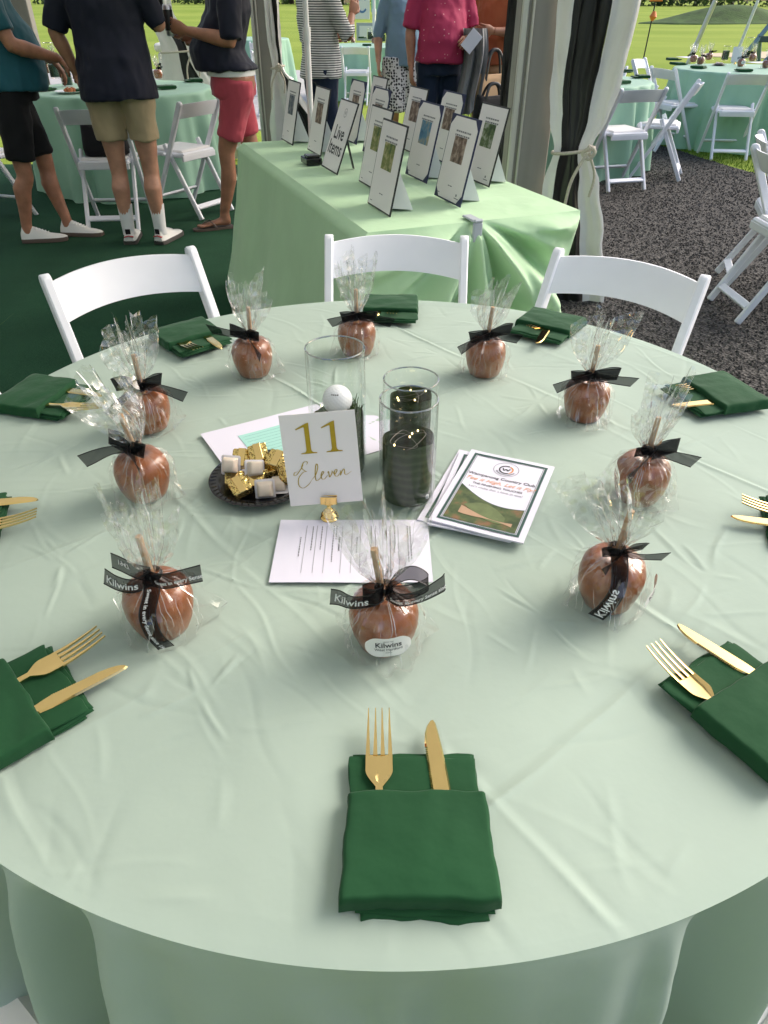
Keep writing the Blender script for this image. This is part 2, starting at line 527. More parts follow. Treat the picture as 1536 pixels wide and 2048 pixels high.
def cbox(mb, c, s, b=0.002, m=None):
    """box with chamfered edges"""
    hx, hy, hz = s[0] / 2, s[1] / 2, s[2] / 2
    b = min(b, hx * 0.9, hy * 0.9, hz * 0.9)
    vs, idx = [], {}
    for sx in (-1, 1):
        for sy in (-1, 1):
            for sz in (-1, 1):
                for k in range(3):
                    p = [sx * (hx - b), sy * (hy - b), sz * (hz - b)]
                    p[k] = (sx * hx, sy * hy, sz * hz)[k]
                    idx[(sx, sy, sz, k)] = len(vs)
                    vs.append((p[0] + c[0], p[1] + c[1], p[2] + c[2]))
    fs = []
    S = (-1, 1)
    for s0 in S:
        fs.append([idx[(s0, a, d, 0)] for a, d in ((-1, -1), (1, -1), (1, 1), (-1, 1))][::s0])
        fs.append([idx[(a, s0, d, 1)] for a, d in ((-1, -1), (-1, 1), (1, 1), (1, -1))][::s0])
        fs.append([idx[(a, d, s0, 2)] for a, d in ((-1, -1), (1, -1), (1, 1), (-1, 1))][::s0])
    for a in S:
        for d in S:
            fs.append([idx[(a, d, -1, 0)], idx[(a, d, 1, 0)], idx[(a, d, 1, 1)], idx[(a, d, -1, 1)]][::a * d])
            fs.append([idx[(a, -1, d, 0)], idx[(a, -1, d, 2)], idx[(a, 1, d, 2)], idx[(a, 1, d, 0)]][::a * d])
            fs.append([idx[(-1, a, d, 1)], idx[(1, a, d, 1)], idx[(1, a, d, 2)], idx[(-1, a, d, 2)]][::a * d])
            for e in S:
                fs.append([idx[(a, d, e, 0)], idx[(a, d, e, 1)], idx[(a, d, e, 2)]][::a * d * e])
    mb.add(vs, fs, m)
    return mb

def bar(mb, p0, p1, w, t, b=0.003, up=(0, 0, 1)):
    """chamfered bar from p0 to p1; w across x = up x dir, t along the other axis"""
    x, y, z = frame(p0, p1, up)
    c = (Vector(p0) + Vector(p1)) / 2
    L = (Vector(p1) - Vector(p0)).length
    m = Matrix(((x.x, y.x, z.x, c.x), (x.y, y.y, z.y, c.y), (x.z, y.z, z.z, c.z), (0, 0, 0, 1)))
    return cbox(mb, (0, 0, 0), (w, t, L), b, m)

def loft(mb, rings, cap=True, close=True):
    n = len(rings[0])
    vs = [p for r in rings for p in r]
    fs = []
    for i in range(len(rings) - 1):
        for j in range(n if close else n - 1):
            a, b2 = i * n + j, i * n + (j + 1) % n
            fs.append((a, b2, b2 + n, a + n))
    if cap:
        fs.append(tuple(range(n - 1, -1, -1)))
        fs.append(tuple(range((len(rings) - 1) * n, len(rings) * n)))
    mb.add(vs, fs)
    return mb

def tube(mb, pts, rad, n=10, cap=True, flat=1.0, up=(0, 0, 1)):
    """tube along a polyline; rad scalar or list of r or (rx, ry)"""
    pts = [Vector(p) for p in pts]
    if not isinstance(rad, (list, tuple)):
        rad = [rad] * len(pts)
    rings, px = [], None
    for i, p in enumerate(pts):
        d = (pts[min(i + 1, len(pts) - 1)] - pts[max(i - 1, 0)]).normalized()
        if px is None:
            u = Vector(up)
            if abs(d.dot(u)) > 0.95:
                u = Vector((0, 1, 0))
            px = u.cross(d).normalized()
        else:
            px = (px - d * px.dot(d)).normalized()
        py = d.cross(px)
        r = rad[i]
        rx, ry = (r if isinstance(r, (list, tuple)) else (r, r * flat))
        rings.append([p + px * (rx * math.cos(2 * math.pi * k / n)) + py * (ry * math.sin(2 * math.pi * k / n)) for k in range(n)])
    return loft(mb, rings, cap)

def lathe(mb, prof, n=32, c=(0, 0, 0), cap=True):
    rings = [[(c[0] + r * math.cos(2 * math.pi * k / n), c[1] + r * math.sin(2 * math.pi * k / n), c[2] + z) for k in range(n)] for r, z in prof]
    return loft(mb, rings, cap)

def catmull(pts, k=8):
    pts = [Vector(p) for p in pts]
    P = [pts[0] * 2 - pts[1]] + pts + [pts[-1] * 2 - pts[-2]]
    out = []
    for i in range(1, len(P) - 2):
        for s in range(k):
            t = s / k
            a, b2, c, d = P[i - 1], P[i], P[i + 1], P[i + 2]
            out.append(0.5 * ((2 * b2) + (c - a) * t + (2 * a - 5 * b2 + 4 * c - d) * t * t + (3 * b2 - a - 3 * c + d) * t ** 3))
    out.append(pts[-1])
    return out

def extrude_poly(mb, poly, z0, z1, m=None):
    """flat outline to a solid of thickness z1 - z0"""
    n = len(poly)
    vs = [(x, y, z0) for x, y in poly] + [(x, y, z1) for x, y in poly]
    fs = [tuple(range(n - 1, -1, -1)), tuple(range(n, 2 * n))]
    for i in range(n):
        j = (i + 1) % n
        fs.append((i, j, n + j, n + i))
    mb.add(vs, fs, m)
    return mb

def grid(mb, nu, nv, fn, close_u=False):
    vs = [fn(i / (nu if close_u else nu - 1), j / (nv - 1)) for j in range(nv) for i in range(nu)]
    fs = []
    for j in range(nv - 1):
        for i in range(nu if close_u else nu - 1):
            a, b2 = j * nu + i, j * nu + (i + 1) % nu
            fs.append((a, b2, b2 + nu, a + nu))
    mb.add(vs, fs)
    return mb

def sheet(mb, quad, t, bend=None, n=1):
    """thin slab of paper on four world corners (counter-clockwise), thickness t upward"""
    q = [Vector(p) for p in quad]
    up = (q[1] - q[0]).cross(q[3] - q[0]).normalized() * t
    mb.add([*q, *[p + up for p in q]], [(3, 2, 1, 0), (4, 5, 6, 7), (0, 1, 5, 4), (1, 2, 6, 5), (2, 3, 7, 6), (3, 0, 4, 7)])
    return mb

_tx = {}
def text2d(s, align='CENTER', shear=0.0, bold=0.0, res=3):
    key = (s, align, shear, bold)
    if key not in _tx:
        cu = bpy.data.curves.new('lettering', 'FONT')
        cu.body = s
        cu.size = 1.0
        cu.align_x = align
        cu.shear = shear
        cu.offset = bold
        cu.resolution_u = res
        ob = bpy.data.objects.new('lettering', cu)
        me = bpy.data.meshes.new_from_object(ob)
        vs = [(v.co.x, v.co.y) for v in me.vertices]
        fs = [tuple(p.vertices) for p in me.polygons]
        bpy.data.objects.remove(ob)
        bpy.data.curves.remove(cu)
        bpy.data.meshes.remove(me)
        _tx[key] = (vs, fs)
    return _tx[key]

def put_text(mb, s, fn, **kw):
    """fn maps text coordinates (unit size) to 3-D"""
    vs, fs = text2d(s, **kw)
    mb.add([fn(x, y) for x, y in vs], fs)
    return mb

def plane_map(o, ex, ey, size, lift=0.0):
    o, ex, ey = Vector(o), Vector(ex).normalized(), Vector(ey).normalized()
    n = ex.cross(ey)
    return lambda x, y: o + ex * (x * size) + ey * (y * size) + n * lift

def fbm(x, y, z=0.0, o=3):
    return noise.fractal(Vector((x, y, z)), 1.0, 2.0, o)

def fuse(mb, voxel, smooth=4):
    """join overlapping closed tubes into one continuous skin; returns MB"""
    me = bpy.data.meshes.new('tmp')
    me.from_pydata(mb.v, [], mb.f)
    bm = bmesh.new()
    bm.from_mesh(me)
    bmesh.ops.recalc_face_normals(bm, faces=bm.faces)
    bm.to_mesh(me)
    bm.free()
    ob = bpy.data.objects.new('tmp', me)
    COL.objects.link(ob)
    r = ob.modifiers.new('r', 'REMESH')
    r.mode = 'VOXEL'
    r.voxel_size = voxel
    s = ob.modifiers.new('s', 'SMOOTH')
    s.factor = 0.5
    s.iterations = smooth
    dg = bpy.context.evaluated_depsgraph_get()
    ev = ob.evaluated_get(dg)
    m2 = ev.to_mesh()
    out = MB()
    co = np.empty(len(m2.vertices) * 3)
    m2.vertices.foreach_get('co', co)
    nr = np.empty(len(m2.vertices) * 3)
    m2.vertices.foreach_get('normal', nr)
    out.v = [tuple(p) for p in co.reshape(-1, 3)]
    out.n = [Vector(p) for p in nr.reshape(-1, 3)]
    out.f = [tuple(p.vertices) for p in m2.polygons]
    ev.to_mesh_clear()
    bpy.data.objects.remove(ob)
    bpy.data.meshes.remove(me)
    return out

def rumple(mb, amp, sx=6.0, sz=2.5, seed=0.0):
    vs = []
    for p, n in zip(mb.v, mb.n):
        k = fbm(p[0] * sx + seed, p[1] * sx, p[2] * sz, 3)
        k2 = noise.ridged_multi_fractal(Vector((p[0] * sx * 0.8 + seed, p[1] * sx * 0.8, p[2] * sz * 1.6)), 1.0, 2.0, 2, 1.0, 2.0) - 1.0
        d = amp * (k * 0.8 + k2 * 0.5)
        vs.append((p[0] + n.x * d, p[1] + n.y * d, p[2] + n.z * d))
    mb.v = vs
    return mb

# ------------------------------------------------------------------ the setting
TZ = 0.75                      # top of the tablecloths

def ground_z(x, y):
    d = math.hypot(x, y)
    z = 0.0
    t = min(max((y - 60) / 90, 0), 1)
    z += 0.75 * t * t * (3 - 2 * t)
    for mx, my, sx, sy, h in ((-14, 80, 16, 8, 0.5),):
        z += h * math.exp(-((x - mx) / sx) ** 2 - ((y - my) / sy) ** 2)
    k = min(max((d - 14) / 30, 0), 1)
    z += k * 0.15 * fbm(x * 0.05, y * 0.05, 3.1, 3)
    return z - 0.012

def build_ground():
    xs = np.concatenate([np.linspace(-400, -60, 8)[:-1], np.linspace(-60, 70, 66), np.linspace(70, 400, 8)[1:]])
    ys = np.concatenate([np.linspace(-60, 0, 6)[:-1], np.linspace(0, 110, 80), np.linspace(110, 600, 12)[1:]])
    mb = MB()
    for y in ys:
        for x in xs:
            mb.v.append((x, y, ground_z(x, y)))
    n = len(xs)
    for j in range(len(ys) - 1):
        for i in range(n - 1):
            a = j * n + i
            mb.f.append((a, a + 1, a + n + 1, a + n))
    setting(part('lawn', mb, 'grass', angle=0))
    # crushed stone yard beside the marquee
    edge = catmull([(0.55, -6, 0), (5.5, -6, 0), (5.2, 2, 0), (4.4, 5.4, 0), (3.72, 7.25, 0), (3.44, 8.2, 0), (3.25, 9.0, 0), (2.6, 10.2, 0), (1.4, 11.2, 0), (0.55, 11.6, 0)], 6)
    mb = MB()
    extrude_poly(mb, [(p.x, p.y) for p in edge], -0.05, 0.0)
    setting(part('gravel_yard', mb, 'gravel', smooth=False))
    rnd = random.Random(3)
    base = [(1, 0, 0), (0, 1, 0), (-1, 0, 0), (0, -1, 0), (0, 0, 0.75), (0, 0, -0.4)]
    fs = [(0, 1, 4), (1, 2, 4), (2, 3, 4), (3, 0, 4), (1, 0, 5), (2, 1, 5), (3, 2, 5), (0, 3, 5)]
    poly = [(p.x, p.y) for p in edge]
    def inside(x, y):
        c = False
        j = len(poly) - 1
        for i in range(len(poly)):
            if (poly[i][1] > y) != (poly[j][1] > y) and x < (poly[j][0] - poly[i][0]) * (y - poly[i][1]) / (poly[j][1] - poly[i][1]) + poly[i][0]:
                c = not c
            j = i
        return c
    mb = MB()
    mats = []
    n = 0
    while n < 30000:
        y = 1.4 + (9.6 - 1.4) * rnd.random() ** 1.5
        x = 0.75 + rnd.random() * 3.9
        if x > 0.72 * y + 0.4 or not inside(x, y):
            continue
        s = rnd.uniform(0.0040, 0.0095) * (1 + 0.05 * y)
        a = rnd.uniform(0, 6.3)
        ca, sa = math.cos(a), math.sin(a)
        o = len(mb.v)
        for p in base:
            q = (p[0] * s * rnd.uniform(0.7, 1.3), p[1] * s * rnd.uniform(0.6, 1.1), p[2] * s * rnd.uniform(0.7, 1.2))
            mb.v.append((x + q[0] * ca - q[1] * sa, y + q[0] * sa + q[1] * ca, 0.002 + q[2]))
        mb.f.extend([tuple(i + o for i in f) for f in fs])
        mats.extend([rnd.choice((0, 0, 1, 1, 2))] * 8)
        n += 1
    o = part('gravel', mb, [M['stone0'], M['stone1'], M['stone2']], smooth=False)
    o.data.polygons.foreach_set('material_index', mats)
    setting(o, 'stuff')
    o['label'] = 'loose grey crushed stone covering the yard'
    # carpet under the marquee, in three rolled-out strips
    for i, (x0, x1) in enumerate(((-9.0, -4.9), (-4.9, -1.98), (-1.98, 0.90))):
        mb = MB()
        N = 60
        for k in range(N + 1):
            y = 0.3 + 7.5 * k / N
            for j in range(9):
                x = x0 + (x1 - x0) * j / 8
                mb.v.append((x, y, 0.006 + 0.003 * fbm(x * 1.2, y * 1.2, i, 2) + (0.004 if j in (0, 8) else 0)))
        for k in range(N):
            for j in range(8):
                a = k * 9 + j
                mb.f.append((a, a + 1, a + 10, a + 9))
        setting(part('carpet_strip', mb, 'carpet', angle=0))
    # pale concrete walk beyond the marquee
    mb = MB()
    extrude_poly(mb, [(-14, 10.2), (-1.3, 10.2), (-0.9, 12.2), (-1.4, 19.5), (-14, 19.5)], -0.05, 0.004)
    setting(part('concrete_path', mb, 'path', smooth=False))
    # grass blades at the near lawn edge
    mb = MB()
    rnd = random.Random(8)
    n = 0
    while n < 16000:
        y = rnd.uniform(6.2, 13)
        x = rnd.uniform(1.0, 6.5)
        if inside(x, y) or x > 0.66 * y:
            continue
        a = rnd.uniform(0, 6.3)
        h = rnd.uniform(0.02, 0.05)
        w = 0.005
        dx, dy = math.cos(a) * w, math.sin(a) * w
        lx, ly = rnd.uniform(-0.02, 0.02), rnd.uniform(-0.02, 0.02)
        o = len(mb.v)
        mb.v += [(x - dx, y - dy, -0.015), (x + dx, y + dy, -0.015), (x + lx, y + ly, h)]
        mb.f.append((o, o + 1, o + 2))
        n += 1
    o = setting(part('grass_blades', mb, 'blade', smooth=False), 'stuff')
    o['label'] = 'short green grass growing along the gravel edge'
build_ground()
for mx, my, sx, sy, h in ((24.5, 60, 6.5, 4.0, 1.05), (32.5, 57, 7, 4.0, 0.95), (15.0, 70, 5.0, 3.0, 0.5), (27.5, 47, 5, 2.2, 0.45), (12.2, 78, 4, 3, 0.6)):
    mb = MB()
    def mf(u, v):
        a, r_ = u * 2 * math.pi, v
        x, y = mx + sx * r_ * math.cos(a) * (1 + 0.12 * math.sin(3 * a)), my + sy * r_ * math.sin(a)
        return (x, y, ground_z(x, y) * 0.35 + 0.02 + h * (0.5 + 0.5 * math.cos(math.pi * r_)) - (0.5 if r_ > 0.99 else 0))
    grid(mb, 48, 12, mf, close_u=True)
    setting(part('grass_mound', mb, 'rough', angle=0))

# marquee: roof membrane, eave valance and aluminium columns
def build_tent():
    t = thing('marquee_tent', 'white marquee with a wide grey aluminium column behind the auction table', 'tent', (0, 0, 0))
    mb = MB()
    x0, x1, y0, y1, ze, zr = -9.0, 1.02, -5.0, 7.9, 2.55, 4.3
    xm = (x0 + x1) / 2
    nx, ny = 24, 24
    def fn(u, v):
        x = x0 + (x1 - x0) * u
        y = y0 + (y1 - y0) * v
        h = 1 - abs(2 * u - 1)
        return (x, y, ze + (zr - ze) * h - 0.12 * math.sin(math.pi * min(1, h)) - 0.05 * math.sin(v * math.pi * 3) ** 2)
    grid(mb, nx, ny, fn)
    part('roof', mb, 'roof', t)
    for (xa, ya, xb, yb) in ((x0, y0, x0, y1),):  # unseen wall, added to cut the light entering from the left
        mb = MB()
        n_ = 60
        def wf(u, v):
            w_ = 0.04 * math.sin(u * 60)
            return (xa + (xb - xa) * u + (w_ if xa == xb else 0), ya + (yb - ya) * u + (w_ if ya == yb else 0), 0.01 + v * (ze - 0.01))
        grid(mb, 80, 6, wf)
        part('added_side_wall', mb, 'pvc_white', t)
    for xx in (x0, x1):
        mb = MB()
        cbox(mb, (xx, (y0 + y1) / 2, ze - 0.08), (0.06, y1 - y0, 0.14), 0.01)
        part('eave_rail', mb, 'alu', t)
    for cx, cy, rz in ((0.725, 3.96, 0.10), (-1.10, 7.75, 0.0), (-3.30, 7.75, 0), (0.85, -4.9, 0)):
        mb = MB()
        m = Matrix.Translation((cx, cy, 0)) @ Matrix.Rotation(rz, 4, 'Z')
        H = 2.5
        cbox(mb, (0, 0, H / 2), (0.21, 0.10, H), 0.006, m)
        col = part('column', mb, 'alu_paint', t)
        for dx, w in ((-0.088, 0.030), (-0.05, 0.012)):
            g = MB()
            cbox(g, (dx, -0.056, H / 2), (w, 0.018, H), 0.004, m)
            part('channel_rib', g, 'alu', col)
        g = MB()
        cbox(g, (0, 0, 0.01), (0.34, 0.26, 0.02), 0.004, m)
        part('base_plate', g, 'alu', col)
build_tent()

def curtain(name, label, axis, cx, cy, z_tie, prof, mats, seed, tilt=0.0, zt=2.45, rot=0.0, tie=True):
    """gathered side wall tied with rope; prof: list of (z, half_x_left, half_x_right, depth) relative to (cx, cy);
    mats: list of (u0, u1, material) bands across the width"""
    t = thing(name, label, 'curtain', (cx, cy, 0), rot)
    zs = [p[0] for p in prof]
    def at(z):
        for a, b2 in zip(prof[:-1], prof[1:]):
            if a[0] <= z <= b2[0] or a[0] >= z >= b2[0]:
                k = (z - a[0]) / (b2[0] - a[0] + 1e-9)
                k = k * k * (3 - 2 * k)
                return [a[i] + (b2[i] - a[i]) * k for i in range(1, 4)]
        return prof[-1][1:]
    NZ = 70
    for (u0, u1, mat, dy) in mats:
        mb = MB()
        nu = max(8, int((u1 - u0) * 90))
        def fn(u, v):
            uu = u0 + (u1 - u0) * u
            z = zs[0] + (zs[-1] - zs[0]) * v
            l, r, d = at(z)
            x = l + (r - l) * uu
            fold = math.sin(uu * 17 + seed) * 0.42 + math.sin(uu * 47 + 2 * seed + z * 1.5) * (0.12 if 'black' in mat else 0.06) + 0.5 * fbm(uu * 5, z * 2.0, seed, 2)
            tight = 0.30 + 0.7 * min(1, abs(z - z_tie) / 0.35)
            y = fold * d * tight + dy * tight
            x += 0.012 * fbm(uu * 7 + 3, z * 4, seed, 3)
            return (x, y, z)
        grid(mb, nu, NZ, fn)
        # real thickness
        n = len(mb.v)
        mb.v += [(a, b2 + 0.006, c) for a, b2, c in mb.v]
        mb.f += [tuple(i + n for i in f[::-1]) for f in mb.f]
        part('panel', mb, mat, t, angle=0)
    if tie:
        l, r, d = at(z_tie)
        cxm, w = (l + r) / 2, (r - l) / 2 + 0.012
        mb = MB()
        loop = [(cxm + w * math.cos(a), (d + 0.03) * math.sin(a) * 1.05, z_tie + 0.012 * math.cos(a)) for a in np.linspace(0, 2 * math.pi, 40)]
        tube(mb, loop, 0.008, 8, cap=False)
        rp = part('rope', mb, 'rope', t)
        k = MB()
        tube(k, catmull([(r - 0.035, -d - 0.04, z_tie + 0.03), (r - 0.005, -d - 0.065, z_tie + 0.008), (r - 0.03, -d - 0.06, z_tie - 0.025), (r - 0.06, -d - 0.05, z_tie), (r - 0.03, -d - 0.06, z_tie + 0.025)], 6), 0.009, 8)
        tube(k, catmull([(r - 0.03, -d - 0.055, z_tie), (r + 0.015, -d - 0.05, z_tie - 0.10), (r + 0.005, -d - 0.05, z_tie - 0.20)], 8), 0.007, 8)
        tube(k, catmull([(r - 0.04, -d - 0.055, z_tie), (r - 0.10, -d - 0.07, z_tie - 0.12), (r - 0.115, -d - 0.06, z_tie - 0.25)], 8), 0.008, 8)
        part('knot', k, 'rope', rp)
    return t

curtain('tent_curtain', 'black and white vinyl curtain tied with rope beside the auction table', 'x', 0.94, 3.86, 0.765,
        [(0.0, -0.06, 0.30, 0.030), (0.10, -0.09, 0.29, 0.035), (0.35, -0.13, 0.235, 0.04), (0.60, -0.115, 0.16, 0.04), (0.765, -0.085, 0.095, 0.028), (0.90, -0.125, 0.150, 0.035), (1.05, -0.15, 0.175, 0.035), (1.37, -0.155, 0.200, 0.035), (2.45, -0.16, 0.26, 0.04)],
        [(0.0, 0.17, 'pvc_white', 0.0), (0.165, 0.66, 'pvc_black', 0.012), (0.655, 1.0, 'pvc_white', -0.004)], 1.3)
curtain('tent_curtain', 'grey and black vinyl curtain gathered beyond the coral shorts', 'x', -1.00, 7.60, 0.86,
        [(0.0, -0.10, 0.36, 0.04), (0.35, -0.10, 0.42, 0.05), (0.70, -0.06, 0.20, 0.04), (0.86, -0.03, 0.07, 0.03), (1.1, -0.06, 0.07, 0.03), (2.45, -0.12, 0.10, 0.03)],
        [(0.0, 0.58, 'pvc_white', 0.0), (0.575, 0.82, 'pvc_black', 0.01), (0.815, 1.0, 'pvc_white', 0.0)], 2.7)
curtain('tent_curtain', 'black and white vinyl curtain hanging behind the round table with people', 'x', -2.12, 8.15, 0.95,
        [(0.0, -0.2, 0.65, 0.05), (0.5, -0.2, 0.60, 0.05), (0.95, -0.05, 0.30, 0.04), (1.3, -0.15, 0.10, 0.04), (2.45, -0.25, -0.02, 0.04)],
        [(0.0, 0.45, 'pvc_white', 0.0), (0.445, 0.72, 'pvc_black', 0.01), (0.715, 1.0, 'pvc_white', 0.0)], 4.1)
curtain('tent_curtain', 'black vinyl curtain strip hanging behind the rust shirt', 'x', 0.74, 4.75, 0.3,
        [(0.0, -0.05, 0.10, 0.02), (0.3, -0.05, 0.10, 0.02), (1.2, -0.055, 0.11, 0.02), (2.45, -0.06, 0.12, 0.02)],
        [(0.0, 1.0, 'pvc_black', 0.0)], 0.4, tie=False)

def pole(label, p0, p1, r, mat='alu', base=True):
    t = thing('tent_pole', label, 'pole', p0)
    d = Vector(p1) - Vector(p0)
    mb = MB()
    tube(mb, [(0, 0, 0), d * 0.45, d * 0.451, d], [r, r, r * 0.86, r * 0.86], 14)
    part('shaft', mb, mat, t)
    if base:
        mb = MB()
        cbox(mb, (0, 0, 0.006), (0.16, 0.16, 0.012), 0.003)
        part('foot_plate', mb, mat, t)
        mb = MB()
        tube(mb, [d * 0.44, d * 0.47], r * 1.25, 14)
        part('collar', mb, mat, t)
    return t
pole('thin white tent pole in front of the striped shirt', (-0.515, 5.55, 0), (-0.50, 5.55, 2.6), 0.021, 'white_plastic')
pole('slim white pole standing behind the far table', (-0.18, 15.5, 0), (-0.18, 15.5, 2.6), 0.03, 'white_plastic')
pole('leaning grey tent pole beyond the outdoor tables', (4.65, 13.0, 0), (5.25, 12.6, 3.0), 0.035, 'alu', False)
pole('pale webbing strap slanting beside the leaning pole', (5.35, 12.9, 0), (5.75, 12.6, 3.0), 0.022, 'white_plastic', False)

# trees on the far side of the course
def build_trees():
    rnd = random.Random(21)
    protos = []
    for k in range(3):
        t = thing('tree', 'x', 'tree', (0, 0, 0))
        mb = MB()
        H = 9 + k
        tube(mb, [(0, 0, -0.5), (0.1, 0, H * 0.25), (-0.1, 0.1, H * 0.5), (0.05, 0, H * 0.85)], [0.32, 0.24, 0.16, 0.04], 8)
        for j in range(6):
            a = rnd.uniform(0, 6.3)
            z = H * rnd.uniform(0.25, 0.6)
            tube(mb, [(0, 0, z), (math.cos(a) * 1.5, math.sin(a) * 1.5, z + 1.0), (math.cos(a) * 2.6, math.sin(a) * 2.6, z + 1.6)], [0.10, 0.07, 0.03], 6)
        part('trunk', mb, 'bark', t)
        mb = MB()
        cl = [(rnd.gauss(0, 1.7), rnd.gauss(0, 1.7), H * rnd.random() ** 1.6 + 0.2, rnd.uniform(0.8, 1.6)) for _ in range(40)]
        for cx, cy, cz, cr in cl:
            for _ in range(34):
                d = Vector((rnd.gauss(0, 1), rnd.gauss(0, 1), rnd.gauss(0, 0.8))).normalized() * cr * rnd.uniform(0.5, 1.05)
                c = Vector((cx, cy, cz)) + d
                a = Vector((rnd.gauss(0, 1), rnd.gauss(0, 1), rnd.gauss(0, 1))).normalized() * rnd.uniform(0.16, 0.34)
                b2 = a.cross(Vector((rnd.gauss(0, 1), rnd.gauss(0, 1), rnd.gauss(0, 1)))).normalized() * rnd.uniform(0.12, 0.26)
                mb.add([c - a, c + b2, c + a, c - b2], [(0, 1, 2, 3)])
        part('crown', mb, 'leaves', t, smooth=False)
        protos.append(t)
    spots = [(-52 + i * 6.3 + rnd.uniform(-1.5, 1.5), 138 + rnd.uniform(-8, 14)) for i in range(19)]
    for i, (x, y) in enumerate(spots):
        t = protos[i] if i < 3 else copy_tree(protos[i % 3])
        t.location = (x, y, ground_z(x, y))
        t.rotation_euler = (0, 0, rnd.uniform(0, 6))
        s = rnd.uniform(0.8, 1.3)
        t.scale = (s, s, s)
        tag(t, 'dark green tree in the belt at the far edge of the golf course', 'tree', 'trees edging the golf course')
build_trees()

# ------------------------------------------------------------------ tables and cloths
TC = (0.010, 0.992)            # centre of the near round table
TR = 0.762

def crease_field(X, Y):
    """fold lines left from the packing of the cloth, crossing wrinkles, fans of small creases and soft billows, in metres"""
    rg = np.random.RandomState(12)
    H = np.zeros_like(X)
    s = X * 0.766 + Y * 0.643              # across the long fold lines
    t = X * 0.643 - Y * 0.766              # along them
    def wob(v, sd, f=9.0):
        return np.sin(v * f + sd) * 0.5 + np.sin(v * f * 2.3 + 2 * sd) * 0.3 + np.sin(v * f * 5.1 + 3 * sd) * 0.2
    for i, (off, a) in enumerate(((-0.03, 0.0020), (0.318, 0.0021), (0.665, 0.0030), (1.035, 0.0030), (1.39, 0.003))):
        d = s - off + 0.005 * wob(t, i * 1.7)
        k = 0.70 + 0.75 * wob(t, i + 0.4, 7.0)
        H += a * k * (np.exp(-np.abs(d) / 0.0042) - 0.60 * np.exp(-np.abs(d - 0.011) / 0.008))
    for i, (off, a) in enumerate(((-0.86, 0.003), (-0.55, 0.0030), (-0.21, 0.0034), (0.13, 0.0030))):
        d = t - off + 0.006 * wob(s, i * 2.1)
        k = np.clip(0.45 + 0.8 * wob(s, i + 2.4, 8.0), 0, 2)
        H += a * k * (np.exp(-np.abs(d) / 0.004) - 0.5 * np.exp(-np.abs(d + 0.012) / 0.009))
    H += 0.0016 * (np.sin(X * 17 + 1.3 * np.sin(Y * 9)) * np.sin(Y * 14 + 0.7 + 1.1 * np.sin(X * 8)))
    H += 0.0030 * np.sin(s * 8.7 + 0.6 + 0.8 * np.sin(t * 5))
    segs = []
    hubs = [(-0.148, 0.672), (0.085, 0.37), (0.30, 1.20), (0.50, 1.02), (-0.30, 0.84), (0.25, 0.76), (0.44, 0.70), (-0.44, 0.72), (0.20, 0.62), (-0.10, 1.25), (0.12, 1.42), (-0.2, 0.50), (0.52, 0.62), (-0.55, 1.02)]
    for hx, hy in hubs:
        for _ in range(rg.randint(5, 9)):
            a = rg.uniform(0, 2 * math.pi)
            L = rg.uniform(0.03, 0.12)
            segs.append((hx + math.cos(a) * L * 0.6, hy + math.sin(a) * L * 0.6, a, L / 2, rg.uniform(0.0022, 0.0042), rg.uniform(0.0009, 0.0022) * rg.choice([1, 1, -0.7])))
    for _ in range(420):
        r_, a_ = 0.76 * math.sqrt(rg.rand()), rg.uniform(0, 6.283)
        a = rg.choice([-0.87, -0.87, 0.70, -1.4, 0.1]) + rg.normal(0, 0.28)
        segs.append((TC[0] + r_ * math.cos(a_), TC[1] + r_ * math.sin(a_), a, rg.uniform(0.02, 0.11), rg.uniform(0.0022, 0.0065), rg.uniform(0.0004, 0.0013) * rg.choice([1, 1, -0.8])))
    for cx, cy, a, hl, w, amp in segs:
        R_ = hl + 0.05
        m = (np.abs(X - cx) < R_) & (np.abs(Y - cy) < R_)
        if not m.any():
            continue
        x, y = X[m] - cx, Y[m] - cy
        u = x * math.cos(a) + y * math.sin(a)
        v = -x * math.sin(a) + y * math.cos(a) + 0.004 * np.sin(u * 40 + cx * 90)
        taper = np.clip(1 - (np.abs(u) / hl) ** 2, 0, 1)
        H[m] += amp * taper * (np.exp(-np.abs(v) / w) - 0.4 * np.exp(-np.abs(v - 2.2 * w) / (1.4 * w)))
    return H

